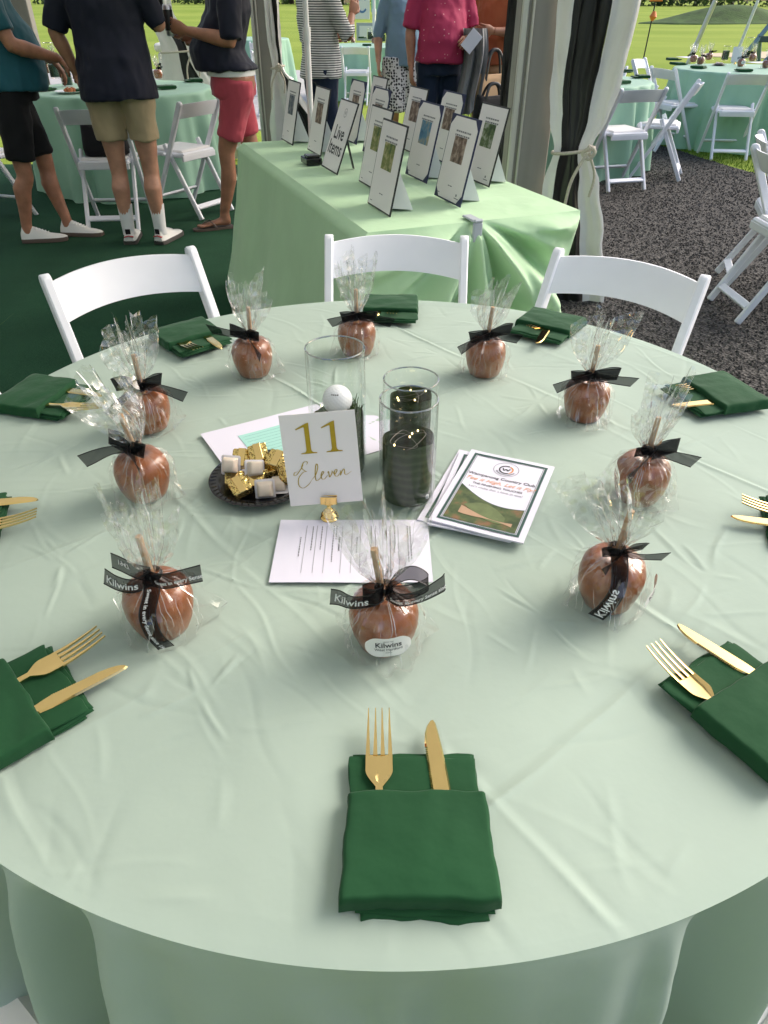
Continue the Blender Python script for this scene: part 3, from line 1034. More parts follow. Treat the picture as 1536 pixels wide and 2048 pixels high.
def cloth_mesh(rad, nth, ntop, nsk, seed, drop, top_fn=None, amp=0.05, folds=13, off=(0, 0), ridges=None):
    mb = MB()
    rnd = random.Random(seed)
    ph = [rnd.uniform(0, 6.28) for _ in range(6)]
    def fold(a):
        if ridges:
            v = -0.75
            for c, h, w in ridges:
                d = math.degrees(math.atan2(math.sin(a - R(c)), math.cos(a - R(c))))
                v += h * math.exp(-(d / w) ** 2)
            return v
        v = math.cos(folds * a + ph[0] + 0.8 * math.sin(2 * a + ph[1])) + 0.45 * math.cos((folds + 4) * a + ph[2]) + 0.3 * math.cos((folds * 2 - 3) * a + ph[3])
        return v / 1.4
    rings = []
    HF = None
    if isinstance(top_fn, str):
        rr_, aa_ = np.meshgrid((np.arange(ntop + 1) / ntop) ** 0.75 * (rad - 0.006), 2 * math.pi * np.arange(nth) / nth, indexing='ij')
        HF = crease_field(rr_ * np.cos(aa_) + off[0], rr_ * np.sin(aa_) + off[1])
        top_fn = None
    for i in range(ntop + 1):
        rr = (i / ntop) ** 0.75 * (rad - 0.006)
        ring = []
        for k in range(nth):
            a = 2 * math.pi * k / nth
            x, y = rr * math.cos(a), rr * math.sin(a)
            z = 0.0
            if top_fn:
                z = top_fn(x + off[0], y + off[1]) * min(1, (rad - rr) / 0.05 + 0.25)
            if HF is not None:
                z = float(HF[i, k]) * min(1, (rad - rr) / 0.04 + 0.3)
            ring.append((x, y, z))
        rings.append(ring)
    for i in range(1, nsk + 1):
        s = i / nsk
        s2 = s ** (2.0 if ridges else 1.25)
        ring = []
        for k in range(nth):
            a = 2 * math.pi * k / nth
            F = fold(a)
            w = (1 - math.exp(-s2 * 8.0)) if ridges else s2 ** 0.55
            rr = rad + 0.003 + 0.060 * s2 + amp * w * F
            aa = a + 0.018 * w * math.sin(folds * a + ph[4]) + 0.01 * fbm(a * 4, s * 2, seed, 2)
            z = -drop * s2
            rr += 0.006 * fbm(math.cos(a) * 5, math.sin(a) * 5, s * 4 + seed, 3) * w
            ring.append((rr * math.cos(aa), rr * math.sin(aa), max(z, -drop)))
        rings.append(ring)
    loft(mb, rings, cap=False)
    return mb

RIDGES = [(-123, 1.25, 2.2), (-116, 1.15, 1.6), (-108.3, 1.0, 2.2), (-103, 0.8, 4.0), (-96, 0.75, 4.0), (-89.5, 0.45, 3.0), (-82, 0.75, 4.0), (-76, 0.85, 3.5), (-71.8, 0.75, 1.8), (-62, 1.2, 2.0)]
RIDGES += [(a_, 1.3 + 0.2 * (a_ % 3), 4.0) for a_ in range(-50, 230, 13)]
big = cloth_mesh(TR, 1300, 250, 70, 11, 0.735, 'creased', 0.080, 12, TC, RIDGES)
o = part('tablecloth', big, 'mint', None, angle=48)
o.location = (TC[0], TC[1], TZ)
tag(o, 'creased pale mint cloth on the near round table set with candy apples', 'tablecloth')
t = thing('round_table', 'round folding table hidden under the near pale mint cloth', 'table', (TC[0], TC[1], 0))
mb = MB(); lathe(mb, [(0.735, 0.705), (0.75, 0.71), (0.752, 0.735), (0.745, 0.742), (0.3, 0.742)], 64); part('tabletop', mb, 'stick', t)
for a in (45, 135, 225, 315):
    mb = MB(); x, y = 0.5 * math.cos(R(a)), 0.5 * math.sin(R(a))
    tube(mb, [(x, y, 0.007), (x * 0.92, y * 0.92, 0.706)], 0.014, 10); part('leg', mb, 'dark_metal', t)

far_proto = cloth_mesh(TR, 200, 14, 26, 5, 0.735, lambda x, y: 0.002 * fbm(x * 5, y * 5, 1, 2), 0.065, 16)
far_cloth = far_proto.mesh('tablecloth', M['mint_far'], True, 0)
ROUND = {'people': (-2.25, 6.93), 'gravel': (1.78, 7.80), 'grass': (4.05, 9.22), 'far': (-0.25, 13.9), 'farther': (-2.6, 16.2)}
for (k, lab, rz) in (('people', 'seafoam cloth on the round table the men are standing at', 0.3),
                     ('gravel', 'seafoam cloth on the round table half hidden by the tied curtain', 1.2),
                     ('grass', 'seafoam cloth on the outdoor round table at the grass edge', 2.0),
                     ('far', 'light green cloth on the far round table behind the striped shirt', 0.8),
                     ('farther', 'pale cloth on the farthest round table on the concrete walk', 0.5)):
    o = link('tablecloth', far_cloth)
    o.location = (*ROUND[k], TZ)
    o.rotation_euler = (0, 0, rz)
    tag(o, lab, 'tablecloth', 'cloths on the round tables')

# ---- the long auction table
AU = Vector((0.369, -0.929, 0)).normalized()      # along its length, towards the camera
AV = Vector((0.929, 0.369, 0)).normalized()       # across, to the right
AC = Vector((-0.052, 2.394, 0))                   # near left corner of the top
AL, AW = 1.90, 0.83
def apt(s, w, z):
    """s metres from the near end along the table, w metres from its left edge"""
    p = AC - AU * s + AV * w
    return Vector((p.x, p.y, z))

def build_auction_table():
    t = thing('folding_table', 'long folding table with grey legs under the light green auction cloth', 'table', apt(AL / 2, AW / 2, 0))
    b0 = t.location.copy()
    mb = MB()
    sheet(mb, [apt(0.02, 0.02, 0.70), apt(0.02, AW - 0.02, 0.70), apt(AL - 0.02, AW - 0.02, 0.70), apt(AL - 0.02, 0.02, 0.70)], 0.040)
    part('tabletop', mb.shift(b0), 'white_plastic', t)
    for s in (0.22, AL - 0.22):
        for w in (0.10, AW - 0.10):
            mb = MB()
            tube(mb, [apt(s, w, 0.0), apt(s, w, 0.70)], 0.016, 10)
            part('leg', mb.shift(b0), 'dark_metal', t)
    # cloth: top
    mb = MB()
    NU, NV = 70, 120
    def top(u, v):
        p = apt(AL * v, AW * u, TZ)
        e = min(u, 1 - u, v * 2, (1 - v) * 2)
        z = 0.003 * fbm(p.x * 4, p.y * 4, 1, 3) + 0.005 * max(0, noise.ridged_multi_fractal(Vector((p.x * 4.5, p.y * 4.5, 3)), 1, 2, 3, 1, 2) - 1.2) * (0.35 + max(0, 0.9 - v * 1.2))
        z += 0.0035 * math.exp(-abs(u - 0.5 + 0.01 * math.sin(v * 9)) / 0.012)
        return (p.x, p.y, TZ + z * min(1, e * 8))
    grid(mb, NU, NV, top)
    c = part('tablecloth', mb.shift(b0), 'lime', None, angle=0)
    c.location = b0
    tag(c, 'light green cloth over the long auction table, bunched up at its near end', 'tablecloth')
    # left long side: smooth fall that flares out a little
    mb = MB()
    def left(u, v):
        s = AL * u
        out = 0.03 + 0.17 * v ** 1.3 + 0.02 * v * math.sin(u * 17) + 0.012 * v * fbm(u * 8, v * 3, 2, 2)
        rz = 0.01 * min(1, v * 40)
        p = apt(s - (0.035 + 0.10 * v) * min(1, v * 16 + 0.015) * math.exp(-s / 0.07), -out * min(1, v * 30 + 0.02), TZ - v * 0.738)
        return tuple(p)
    grid(mb, 140, 60, left)
    part('side_drop', mb.shift(b0), 'lime', c, angle=0)
    # far end and right side
    mb = MB()
    def rest(u, v):
        L1 = AW
        d = u * (AW + AL)
        f = 0.02 + 0.05 * v + 0.03 * v * math.sin(d * 22) + 0.015 * v * math.sin(d * 51 + 1)
        near_end = math.exp(-(AW + AL - d) / 0.12)
        f = f * (1 - near_end) - 0.10 * v * near_end
        f *= min(1, v * 25 + 0.02)
        if d < L1:
            p = apt(AL + f, d, 0)
        else:
            p = apt(AL - (d - L1), AW + f, 0)
        return (p.x, p.y, TZ - v * (0.738 - 0.36 * near_end))
    grid(mb, 150, 40, rest)
    part('back_drop', mb.shift(b0), 'lime', c, angle=0)
    # near end: gathered at a clip, swags radiate from it
    mb = MB()
    uc = 0.47
    def near(u, v):
        w = AW * u
        lift = max(0, u - 0.52) / 0.48
        drop = 0.738 - 0.36 * lift ** 1.6
        z = TZ - v * drop
        du, dv = (u - uc) * AW, v * drop
        ang = math.atan2(du, dv + 0.015)
        rr = math.hypot(du, dv)
        grow = min(1, rr / 0.30)
        f = 0.0
        f += 0.075 * grow * math.sin(ang * 9.5 + 1.5 * fbm(ang * 2, rr * 2, 4, 2) + 0.6)
        f += 0.034 * grow * math.sin(ang * 21 + rr * 6)
        f += 0.030 * fbm(u * 5, v * 4, 7, 3) * grow
        f += 0.050 * math.exp(-((ang - 0.75) / 0.16) ** 2) * grow * 1.4
        f += 0.035 * math.exp(-((ang + 0.15) / 0.12) ** 2) * grow
        flat = math.exp(-((u - 0.12) / 0.12) ** 2)
        f *= (1 - 0.65 * flat)
        out = (0.035 + 0.10 * v + f) * min(1, v * 16 + 0.015)
        f0 = (1 - math.exp(-u / 0.05)) * (1 - math.exp(-(1 - u) / 0.10))
        out = ((0.035 + 0.10 * v) * (0.35 + 0.65 * (1 - math.exp(-(1 - u) / 0.15))) + f * f0) * min(1, v * 16 + 0.015)
        lo = (0.03 + 0.17 * v ** 1.3) * min(1, v * 30 + 0.02)
        p = apt(-out, w - 0.10 * lift * v - lo * math.exp(-w / 0.07), z)
        return tuple(p)
    grid(mb, 150, 110, near)
    part('end_drop', mb.shift(b0), 'lime', c, angle=0)
    cl = thing('cloth_clip', 'grey plastic clip gathering the auction cloth at its near edge', 'clip', apt(-0.005, uc * AW, TZ))
    mb = MB()
    rz = math.atan2(AV.y, AV.x)
    m = Matrix.Rotation(rz, 4, 'Z')
    cbox(mb, (0, -0.030, -0.028), (0.036, 0.012, 0.066), 0.004, m)
    cbox(mb, (0, 0.012, 0.008), (0.036, 0.09, 0.008), 0.003, m)
    part('jaw', mb, 'clip', cl)
    mb = MB()
    cbox(mb, (0, -0.032, 0.010), (0.034, 0.014, 0.012), 0.004, m)
    part('hinge', mb, 'clip', cl)
build_auction_table()

# ------------------------------------------------------------------ folding chairs
def make_chair():
    t = thing('folding_chair', 'x', 'chair')
    sx = 0.207
    for s in (-1, 1):
        # long post: rounded top at the rear, foot at the front
        a, b2 = Vector((s * sx, -0.215, 0.785)), Vector((s * sx, 0.215, 0.0))
        d = (b2 - a).normalized()
        n = Vector((0, d.z, -d.y))
        w = 0.021
        prof = []
        for k in range(9):
            an = math.pi * k / 8
            prof.append(a + d * w - d * (w * math.sin(an)) + n * (w * math.cos(an)))
        prof += [b2 - n * w * 0.8, b2 + n * w * 0.8]
        prof[-2].z = prof[-1].z = 0.0
        mb = MB()
        th, ch = 0.0125, 0.004
        ctr = sum(prof, Vector()) / len(prof)
        rings = []
        for dx, sc in ((-th, -ch), (-th + ch, 0), (th - ch, 0), (th, -ch)):
            ring = []
            for i, p in enumerate(prof):
                q = p.copy()
                if sc:
                    pd = ((p - a) - d * (p - a).dot(d))
                    q = p - pd.normalized() * ch if pd.length > 1e-6 else p + d * ch
                ring.append((q.x + dx, q.y, max(q.z, 0)))
            rings.append(ring)
        loft(mb, rings)
        part('post', mb, 'chair', t)
        mb = MB()
        l0, l1 = Vector((s * (sx - 0.031), 0.035, 0.50)), Vector((s * (sx - 0.031), -0.235, 0.0))
        bar(mb, l0, l1 + Vector((0, 0, 0.003)), 0.024, 0.036, 0.005, (0, 1, 0.4))
        cap = MB()
        part('rear_leg', mb, 'chair', t)
        mb = MB()
        tube(mb, [(s * (sx - 0.016), 0.016, 0.44), (s * (sx + 0.015), 0.016, 0.44)], 0.009, 12)
        part('pivot', mb, 'chair', t)
    mb = MB()
    def br(u, v):
        x = (u * 2 - 1) * 0.198
        q = 1 - (u * 2 - 1) ** 2
        zc = 0.672 + 0.094 * v + 0.010 * q
        lean = (0.785 - zc) * 0.55
        return x, -0.208 - 0.050 * q + lean, zc
    nu, nv = 22, 6
    vs = []
    for k, off in ((0, -0.007), (1, 0.007)):
        for j in range(nv):
            for i in range(nu):
                x, y, z = br(i / (nu - 1), j / (nv - 1))
                e = 0.55 if j in (0, nv - 1) else 1
                vs.append((x, y + off * e, z))
    fs = []
    N = nu * nv
    for j in range(nv - 1):
        for i in range(nu - 1):
            a = j * nu + i
            fs.append((a, a + 1, a + nu + 1, a + nu))
            fs.append((N + a, N + a + nu, N + a + nu + 1, N + a + 1))
    for i in range(nu - 1):
        fs.append((i + 1, i, N + i, N + i + 1))
        a = (nv - 1) * nu + i
        fs.append((a, a + 1, N + a + 1, N + a))
    mb.add(vs, fs)
    part('backrest', mb, 'chair', t, angle=50)
    mb = MB()
    cbox(mb, (0, 0.055, 0.432), (0.345, 0.375, 0.034), 0.010)
    st = part('seat', mb, 'chair', t)
    mb = MB()
    cbox(mb, (0, 0.060, 0.452), (0.315, 0.335, 0.022), 0.010)
    part('seat_pad', mb, 'pad', st)
    mb = MB()
    bar(mb, (-0.175, -0.125, 0.412), (0.175, -0.125, 0.412), 0.020, 0.040, 0.004)
    part('rail', mb, 'chair', t)
    mb = MB()
    bar(mb, (-0.165, -0.195, 0.085), (0.165, -0.195, 0.085), 0.018, 0.042, 0.004, (0, 1, 0.6))
    part('rung', mb, 'chair', t)
    mb = MB()
    bar(mb, (-0.195, 0.145, 0.135), (0.195, 0.145, 0.135), 0.018, 0.040, 0.004, (0, -1, 0.6))
    part('rung', mb, 'chair', t)
    return t
CH = make_chair()
_ch_used = [False]
def chair(label, x, y, face, group='white folding chairs'):
    """face: direction (dx, dy) the sitter looks"""
    rz = math.atan2(face[1], face[0]) - math.pi / 2
    if not _ch_used[0]:
        _ch_used[0] = True
        CH.location = (x, y, 0.004)
        CH.rotation_euler = (0, 0, rz)
        tag(CH, label, 'chair', group)
        return CH
    return clone(CH, label, (x, y, 0.004), rz, group)

def ring_chair(label, centre, ang, r, group, jit=0.0):
    a = R(ang)
    return chair(label, centre[0] + r * math.cos(a), centre[1] + r * math.sin(a), (-math.cos(a + jit), -math.sin(a + jit)), group)
g = 'chairs around the near round table'
ring_chair('white folding chair behind the near table, closest to the people', TC, 127, 1.005, g, 0.03)
ring_chair('white folding chair pushed between the near table and the auction cloth', TC, 88.6, 1.01, g)
ring_chair('white folding chair behind the near table, standing on the gravel side', TC, 55.6, 0.965, g, -0.03)
ring_chair('white folding chair post peeking in at the left edge above the rolled napkin', TC, 160, 1.03, g)
ring_chair('white folding chair at the right edge behind the gold cutlery', TC, 18, 0.985, g)
ring_chair('white folding chair cut off at the lower left corner', TC, -127, 1.02, g)
ring_chair('white folding chair cut off at the lower right corner', TC, -52, 1.04, g)
g = 'chairs around the table with the people'
chair('white folding chair with a black bag on its seat, seen from behind', -1.98, 5.50, (-0.10, 1), g)
chair('white folding chair turned sideways beside the coral shorts', -1.50, 5.87, (-0.86, 0.50), g)
chair('white folding chair cut off at the left edge near the white shoes', -2.98, 5.62, (0.30, 0.95), g)
chair('white folding chair at the far side of the table with the people', -1.72, 8.05, (-0.45, -0.9), g)
chair('white folding chair leaning in the gap beside the navy shirt', -2.30, 8.25, (0.05, -1), g)
g = 'chairs around the outdoor tables'
chair('white folding chair on gravel nearest the tied curtain, back to the camera', 2.08, 6.84, (-0.26, 0.96), g)
chair('white folding chair seen sideways on the gravel, back slanting to the right', 2.60, 7.30, (-0.93, 0.36), g)
chair('white folding chair facing right towards the outdoor table on grass', 3.18, 8.85, (0.94, 0.30), g)
chair('white folding chair with its back turned, in front of the outdoor table on grass', 3.66, 8.33, (0.12, 1), g)
chair('white folding chair behind the green napkins of the outdoor table', 3.30, 10.05, (0.75, -0.55), g)
chair('white folding chair just beyond the curtain, half hidden by it', 2.35, 8.85, (-0.5, -0.85), g)
chair('white folding chair farthest behind the curtain edge', 2.75, 10.2, (-0.2, -1), g)
chair('white folding chair at the right edge of the grass table', 4.75, 8.35, (-0.6, 0.8), g)
g = 'chairs on the gravel at the right edge'
chair('nearer white folding chair cut off at the right edge on the gravel', 2.08, 3.70, (1, 0.03), g)
chair('farther white folding chair cut off at the right edge on the gravel', 2.24, 4.12, (0.95, -0.30), g)
g = 'chairs at the far tables'
chair('shaded folding chair in front of the far table, behind the small signs', -0.42, 12.9, (0.10, 1), g)
chair('white folding chair left of the striped shirt on the pale walk', -2.05, 14.2, (-0.1, 1), g)
chair('white folding chair behind the curtain left of the striped shirt', -1.55, 11.6, (0.4, 0.9), g)

# ------------------------------------------------------------------ place settings
def pad(mb, x0, x1, y0, y1, z0, z1, nx, ny, seed, wob=0.0012, bulge=0.0, taper=0.0, p=50):
    """closed soft slab of folded cloth"""
    def pt(u, v, top):
        a, b2 = u * 2 - 1, v * 2 - 1
        x = (x0 + x1) / 2 + (x1 - x0) / 2 * a * (1 - taper * b2)
        y = (y0 + y1) / 2 + (y1 - y0) / 2 * b2
        x += wob * fbm(v * 4 + seed, a * 0.7, seed, 2) * 1.4
        y += wob * fbm(u * 4 + seed * 2, b2 * 0.7 + 5, seed, 2) * 1.8
        e = max(0, 1 - abs(a) ** p) ** 0.4 * max(0, 1 - abs(b2) ** p) ** 0.4
        if top:
            z = z0 + (z1 - z0) * e + bulge * max(0, 1 - a * a) * max(0, 1 - b2 * b2) + 0.0016 * fbm(u * 3.2 + seed, v * 3.2, seed * 3, 3) * e
        else:
            z = z0 + 0.0008 * fbm(u * 3 + seed, v * 3, 1, 2) * e
        return (x, y, z)
    us = [0.5 - 0.5 * math.cos(math.pi * i / (nx - 1)) for i in range(nx)]
    vv = [0.5 - 0.5 * math.cos(math.pi * j / (ny - 1)) for j in range(ny)]
    vs = [pt(u, v, True) for v in vv for u in us] + [pt(u, v, False) for v in vv for u in us]
    N = nx * ny
    fs = []
    for j in range(ny - 1):
        for i in range(nx - 1):
            a = j * nx + i
            fs.append((a, a + 1, a + nx + 1, a + nx))
            fs.append((N + a, N + a + nx, N + a + nx + 1, N + a + 1))
    for i in range(nx - 1):
        fs.append((i + 1, i, N + i, N + i + 1))
        a = (ny - 1) * nx + i
        fs.append((a, a + 1, N + a + 1, N + a))
    for j in range(ny - 1):
        a = j * nx
        fs.append((a, a + nx, N + a + nx, N + a))
        a = j * nx + nx - 1
        fs.append((a + nx, a, N + a, N + a + nx))
    mb.add(vs, fs)
    return mb

def make_napkin(seed):
    rnd = random.Random(seed)
    t = thing('napkin', 'x', 'napkin')
    w, l = 0.0635, 0.073
    lay = [(-w + 0.012 + rnd.uniform(0, 0.012), w - 0.005, -l - 0.008, l - 0.018), (-w + 0.008, w - 0.002, -l - 0.004, l - 0.010), (-w + 0.002, w - 0.002, -l + 0.006, l + 0.002), (-w + 0.004, w - 0.006, -l + 0.006, l - 0.001), (-w, w - 0.004, -l + 0.006, l - 0.005)]
    for k, (xa, xb, ya, yb) in enumerate(lay):
        mb = MB()
        pad(mb, xa, xb, ya, yb, 0.0003 + k * 0.0028, 0.0030 + k * 0.0028, 22, 22, seed + 0.3 + k * 1.1, 0.0020)
        part('folded_layer', mb, 'napkin', t, angle=50)
    mb = MB()
    pad(mb, -w - 0.003, w + 0.004, -l - 0.001, l - 0.046, 0.0052, 0.0235, 34, 30, seed + 3.7, 0.0018, 0.0020, 0.02, 60)
    part('pocket', mb, 'napkin', t, angle=50)
    return t
NAPS = [make_napkin(k * 5 + 1) for k in range(3)]

def make_fork():
    t = thing('fork', 'x', 'fork')
    # y = 0 at the tips, handle runs to -y
    def zc(y):                       # side profile
        if y > -0.055:
            k = (y + 0.055) / 0.055
            return 0.004 + 0.0075 * k * k
        if y > -0.085:
            k = (y + 0.085) / 0.03
            return 0.0052 - 0.0012 * k * k * (3 - 2 * k)
        return 0.0052 - (-0.085 - y) * 0.02
    th = 0.0011
    def strip(mb, ys, l, r):
        rings = []
        for y in ys:
            z, a, b2 = zc(y), l(y), r(y)
            dip = 0.0018
            rings.append([(a, y, z + th), ((a + b2) / 2, y, z + th - dip * (b2 - a) / 0.026), (b2, y, z + th), (b2, y, z - th), ((a + b2) / 2, y, z - th - dip * (b2 - a) / 0.026), (a, y, z - th)])
        loft(mb, rings)
    hw = 0.0132
    mb = MB()
    def half(y):
        if y > -0.068:
            return hw - 0.0003 * 0
        if y > -0.086:
            k = (y + 0.086) / 0.018
            return 0.0036 + (hw - 0.0036) * math.sin(k * math.pi / 2) ** 1.2
        return 0.0034 + 0.0042 * min(1, (-0.086 - y) / 0.09) ** 1.3
    ys = [-0.0505, -0.055, -0.06, -0.065, -0.068, -0.071, -0.074, -0.077, -0.080, -0.083, -0.086, -0.092, -0.10, -0.115, -0.125, -0.135, -0.140]
    strip(mb, ys, lambda y: -half(y), half)
    part('handle', mb, 'gold', t, angle=60)
    for k in range(4):
        x0 = -hw + k * (2 * hw - 0.0042) / 3
        mb = MB()
        def l(y, x0=x0, k=k):
            q = -y / 0.05
            return x0 + (0.0014) * (1 - q) + (hw * 0.05) * (1 - q) * (1 if k < 2 else -0.2)
        def r_(y, x0=x0, k=k):
            q = -y / 0.05
            return x0 + 0.0042 - 0.0014 * (1 - q) - (hw * 0.05) * (1 - q) * (1 if k >= 2 else -0.2)
        strip(mb, [0, -0.003, -0.012, -0.025, -0.038, -0.0508], l, r_)
        part('tine', mb, 'gold', t, angle=60)
    return t
def make_knife():
    t = thing('knife', 'x', 'knife')
    out = [(0.0035, 0.0), (0.0055, -0.004), (0.0068, -0.015), (0.0082, -0.035), (0.0092, -0.06), (0.0096, -0.085), (0.0085, -0.098)]
    lef = [(0.0005, -0.001), (-0.0040, -0.007), (-0.0072, -0.016), (-0.0090, -0.028)]
    y = -0.032
    while y > -0.082:
        lef += [(-0.0090 - 0.0002, y), (-0.0083, y - 0.0012)]
        y -= 0.0024
    lef += [(-0.0070, -0.088), (-0.0040, -0.098)]
    poly = out + [(0.0040, -0.108), (0.0050, -0.128), (0.0030, -0.131), (-0.0030, -0.131), (-0.0045, -0.128), (-0.0036, -0.108)] + lef[::-1]
    mb = MB()
    m = Matrix(((1, 0, 0, 0), (0, 1, 0, 0), (0, 0, 1, 0.004), (0, 0, 0, 1)))
    inner = [(x * 0.80, -0.098 + (yy + 0.098) * 0.985) for x, yy in poly]
    n = len(poly)
    vs = [(x, yy, 0.0) for x, yy in poly] + [(x, yy, 0.0020) for x, yy in inner]
    fs = [tuple(range(n)), tuple(range(2 * n - 1, n - 1, -1))] + [((i + 1) % n, i, n + i, n + (i + 1) % n) for i in range(n)]
    mb.add(vs, fs, m)
    part('blade', mb, 'gold', t, smooth=False)
    mb = MB()
    tube(mb, [(0.0, -0.10, 0.0048), (0.0004, -0.115, 0.0048), (0.0004, -0.135, 0.0048)], [(0.0042, 0.0022), (0.0052, 0.0030), (0.0058, 0.0030)], 10)
    part('handle', mb, 'gold', t)
    return t
FORK, KNIFE = make_fork(), make_knife()
SET = [  # centre, heading of the tips (deg), extension of fork, of knife, fork x, knife x, where
    ((0.031, 0.344), 90.0, 0.043, 0.036, -0.035, 0.018, 'nearest the camera'),
    ((0.398, 0.478), 122.5, 0.036, 0.046, -0.033, 0.022, 'at the right front of the table'),
    ((-0.404, 0.468), 41.7, 0.050, 0.052, -0.027, 0.032, 'at the left front of the table'),
    ((-0.625, 0.792), 14.0, 0.052, 0.046, 0.020, -0.030, 'cut off at the left edge of the picture'),
    ((0.630, 0.792), 163.0, 0.034, 0.050, 0.018, -0.022, 'cut off at the right edge of the picture'),
    ((-0.637, 1.187), -14.0, 0.066, 0.030, 0.020, -0.026, 'at the far left of the table beside two apples'),
    ((-0.428, 1.478), -50.0, 0.020, 0.034, 0.030, -0.018, 'behind the apple next to the empty chair'),
    ((0.018, 1.655), -92.0, -0.012, -0.020, -0.004, 0.030, 'at the very back of the table'),
    ((0.378, 1.548), -124.0, -0.016, 0.040, 0.016, -0.026, 'at the back right of the table by the gravel chair'),
    ((0.632, 1.203), 197.0, -0.012, 0.036, 0.022, -0.022, 'at the far right of the table above the gravel'),
]
used = {}
def first(proto, label, loc, rz, group=None, rot=None, scale=None):
    """the prototype itself the first time, a copy afterwards"""
    if proto.name not in used:
        used[proto.name] = 1
        proto.location = loc
        proto.rotation_euler = rot if rot else (0, 0, rz)
        if scale:
            proto.scale = (scale,) * 3
        proto['label'] = label
        if group:
            proto['group'] = group
        return proto
    return clone(proto, label, loc, rz, group, rot, scale)
for i, ((cx, cy), hd, ef, ek, fx, kx, where) in enumerate(SET):
    rz = R(hd - 90)
    first(NAPS[i % 3], 'dark green folded napkin pocket ' + where, (cx, cy, TZ + 0.0012), rz, 'napkins on the near table')
    d = Vector((math.cos(R(hd)), math.sin(R(hd)), 0))
    rgt = Vector((d.y, -d.x, 0))
    p = Vector((cx, cy, 0)) + d * (0.074 + ef) + rgt * fx
    first(FORK, 'gold fork in the napkin ' + where, (p.x, p.y, TZ + 0.0146), rz + R((0.5, -4, 3, 5, -6, 8, 3, -6, -12, 14)[i]), 'forks on the near table')
    p = Vector((cx, cy, 0)) + d * (0.074 + ek) + rgt * kx
    first(KNIFE, 'gold knife in the napkin ' + where, (p.x, p.y, TZ + 0.0122), rz + R((4.5, 6, -4, -5, 3, -3, -5, 2, 10, -6)[i]), 'knives on the near table')

# ------------------------------------------------------------------ caramel apples in cellophane
def apple_body(mb, seed):
    prof = [(0.006, 0.066), (0.012, 0.0715), (0.020, 0.0735), (0.030, 0.0705), (0.0375, 0.061), (0.0405, 0.048), (0.0400, 0.035), (0.0370, 0.020), (0.0325, 0.008), (0.0300, 0.002), (0.022, 0.0005)]
    n = 40
    rings = []
    for r, z in prof[::-1]:
        ring = []
        for k in range(n):
            a = 2 * math.pi * k / n
            rr = r * (1 + 0.035 * fbm(math.cos(a) * 1.3 + seed, math.sin(a) * 1.3, z * 18, 2) + 0.012 * math.cos(5 * a + seed) * (z / 0.07))
            ring.append((rr * math.cos(a), rr * math.sin(a), z))
        rings.append(ring)
    loft(mb, rings)

def wrapper(seed, lean=(0, 0), flat_ang=0.0, top=0.200, spread=1.0):
    """crumpled film bag: snug round the fruit, pinched at the neck, ragged fan above"""
    rnd = random.Random(seed)
    n = 84
    rows = [(0.002, 0.041), (0.003, 0.047), (0.008, 0.0475), (0.018, 0.0475), (0.028, 0.0480), (0.040, 0.0480), (0.051, 0.0465), (0.060, 0.0425), (0.068, 0.0345), (0.075, 0.0235), (0.080, 0.0140), (0.0835, 0.0085), (0.087, 0.0080),
            (0.092, 0.0110), (0.099, 0.0160), (0.108, 0.0215), (0.118, 0.0265), (0.129, 0.031), (0.141, 0.035), (0.154, 0.038), (0.167, 0.041), (0.180, 0.043), (0.192, 0.045)]
    lob = [rnd.uniform(0, 6.28) for _ in range(4)]
    amp = [rnd.uniform(0.7, 1.2) for _ in range(4)]
    corners = [rnd.uniform(0, 6.28) for _ in range(5)]
    rings = []
    for (z, r) in rows:
        ring = []
        up = max(0.0, (z - 0.085) / 0.107)
        low = 1.0 if z < 0.07 else max(0.0, (0.086 - z) / 0.016)
        for k in range(n):
            a = 2 * math.pi * k / n
            j = rnd.gauss(0, 1)
            rr = r
            zz = z
            if up > 0:
                star = 0.42 * amp[0] * math.sin(4 * a + lob[0]) + 0.30 * amp[1] * math.sin(7 * a + lob[1]) + 0.22 * amp[2] * math.sin(11 * a + lob[2]) + 0.14 * math.sin(17 * a + lob[3])
                rr *= 0.60 * spread * (1 + star * min(1, up * 2.2 + 0.25))
                ca = math.cos(a - flat_ang)
                rr *= 0.62 + 0.62 * ca * ca
                zz += up * (0.022 * math.sin(3 * a + lob[2]) + 0.014 * math.sin(8 * a + lob[1]) + 0.0025 * j) * (1 if up > 0.6 else up)
                zz = 0.085 + (zz - 0.085) * (top - 0.085) / 0.115
                rr += 0.0013 * j
            else:
                pl = 0.9 * math.sin(16 * a + 5 * lob[0]) + 0.7 * math.sin(27 * a + lob[1])
                shoulder = math.exp(-((z - 0.066) / 0.014) ** 2)
                rr += 0.0016 * pl * shoulder * (r / 0.04)
                ridge = noise.ridged_multi_fractal(Vector((math.cos(a) * 2.2 + seed, math.sin(a) * 2.2, z * 45)), 1.0, 2.0, 2, 1.0, 2.0)
                rr += low * (0.0048 * (ridge - 0.9) + 0.0009 * j)
                for c in corners:
                    w = math.exp(-((math.atan2(math.sin(a - c), math.cos(a - c))) / 0.16) ** 2)
                    rr += 0.018 * w * math.exp(-((z - 0.010) / 0.014) ** 2) + 0.004 * w * math.exp(-((z - 0.035) / 0.02) ** 2)
                rr = max(rr, 0.0435 * (r / 0.0475) if z < 0.07 else r * 0.8)
            x, y = rr * math.cos(a), rr * math.sin(a)
            x += lean[0] * up * up
            y += lean[1] * up * up
            ring.append((x, y, max(zz, 0.0016)))
        rings.append(ring)
    return rings

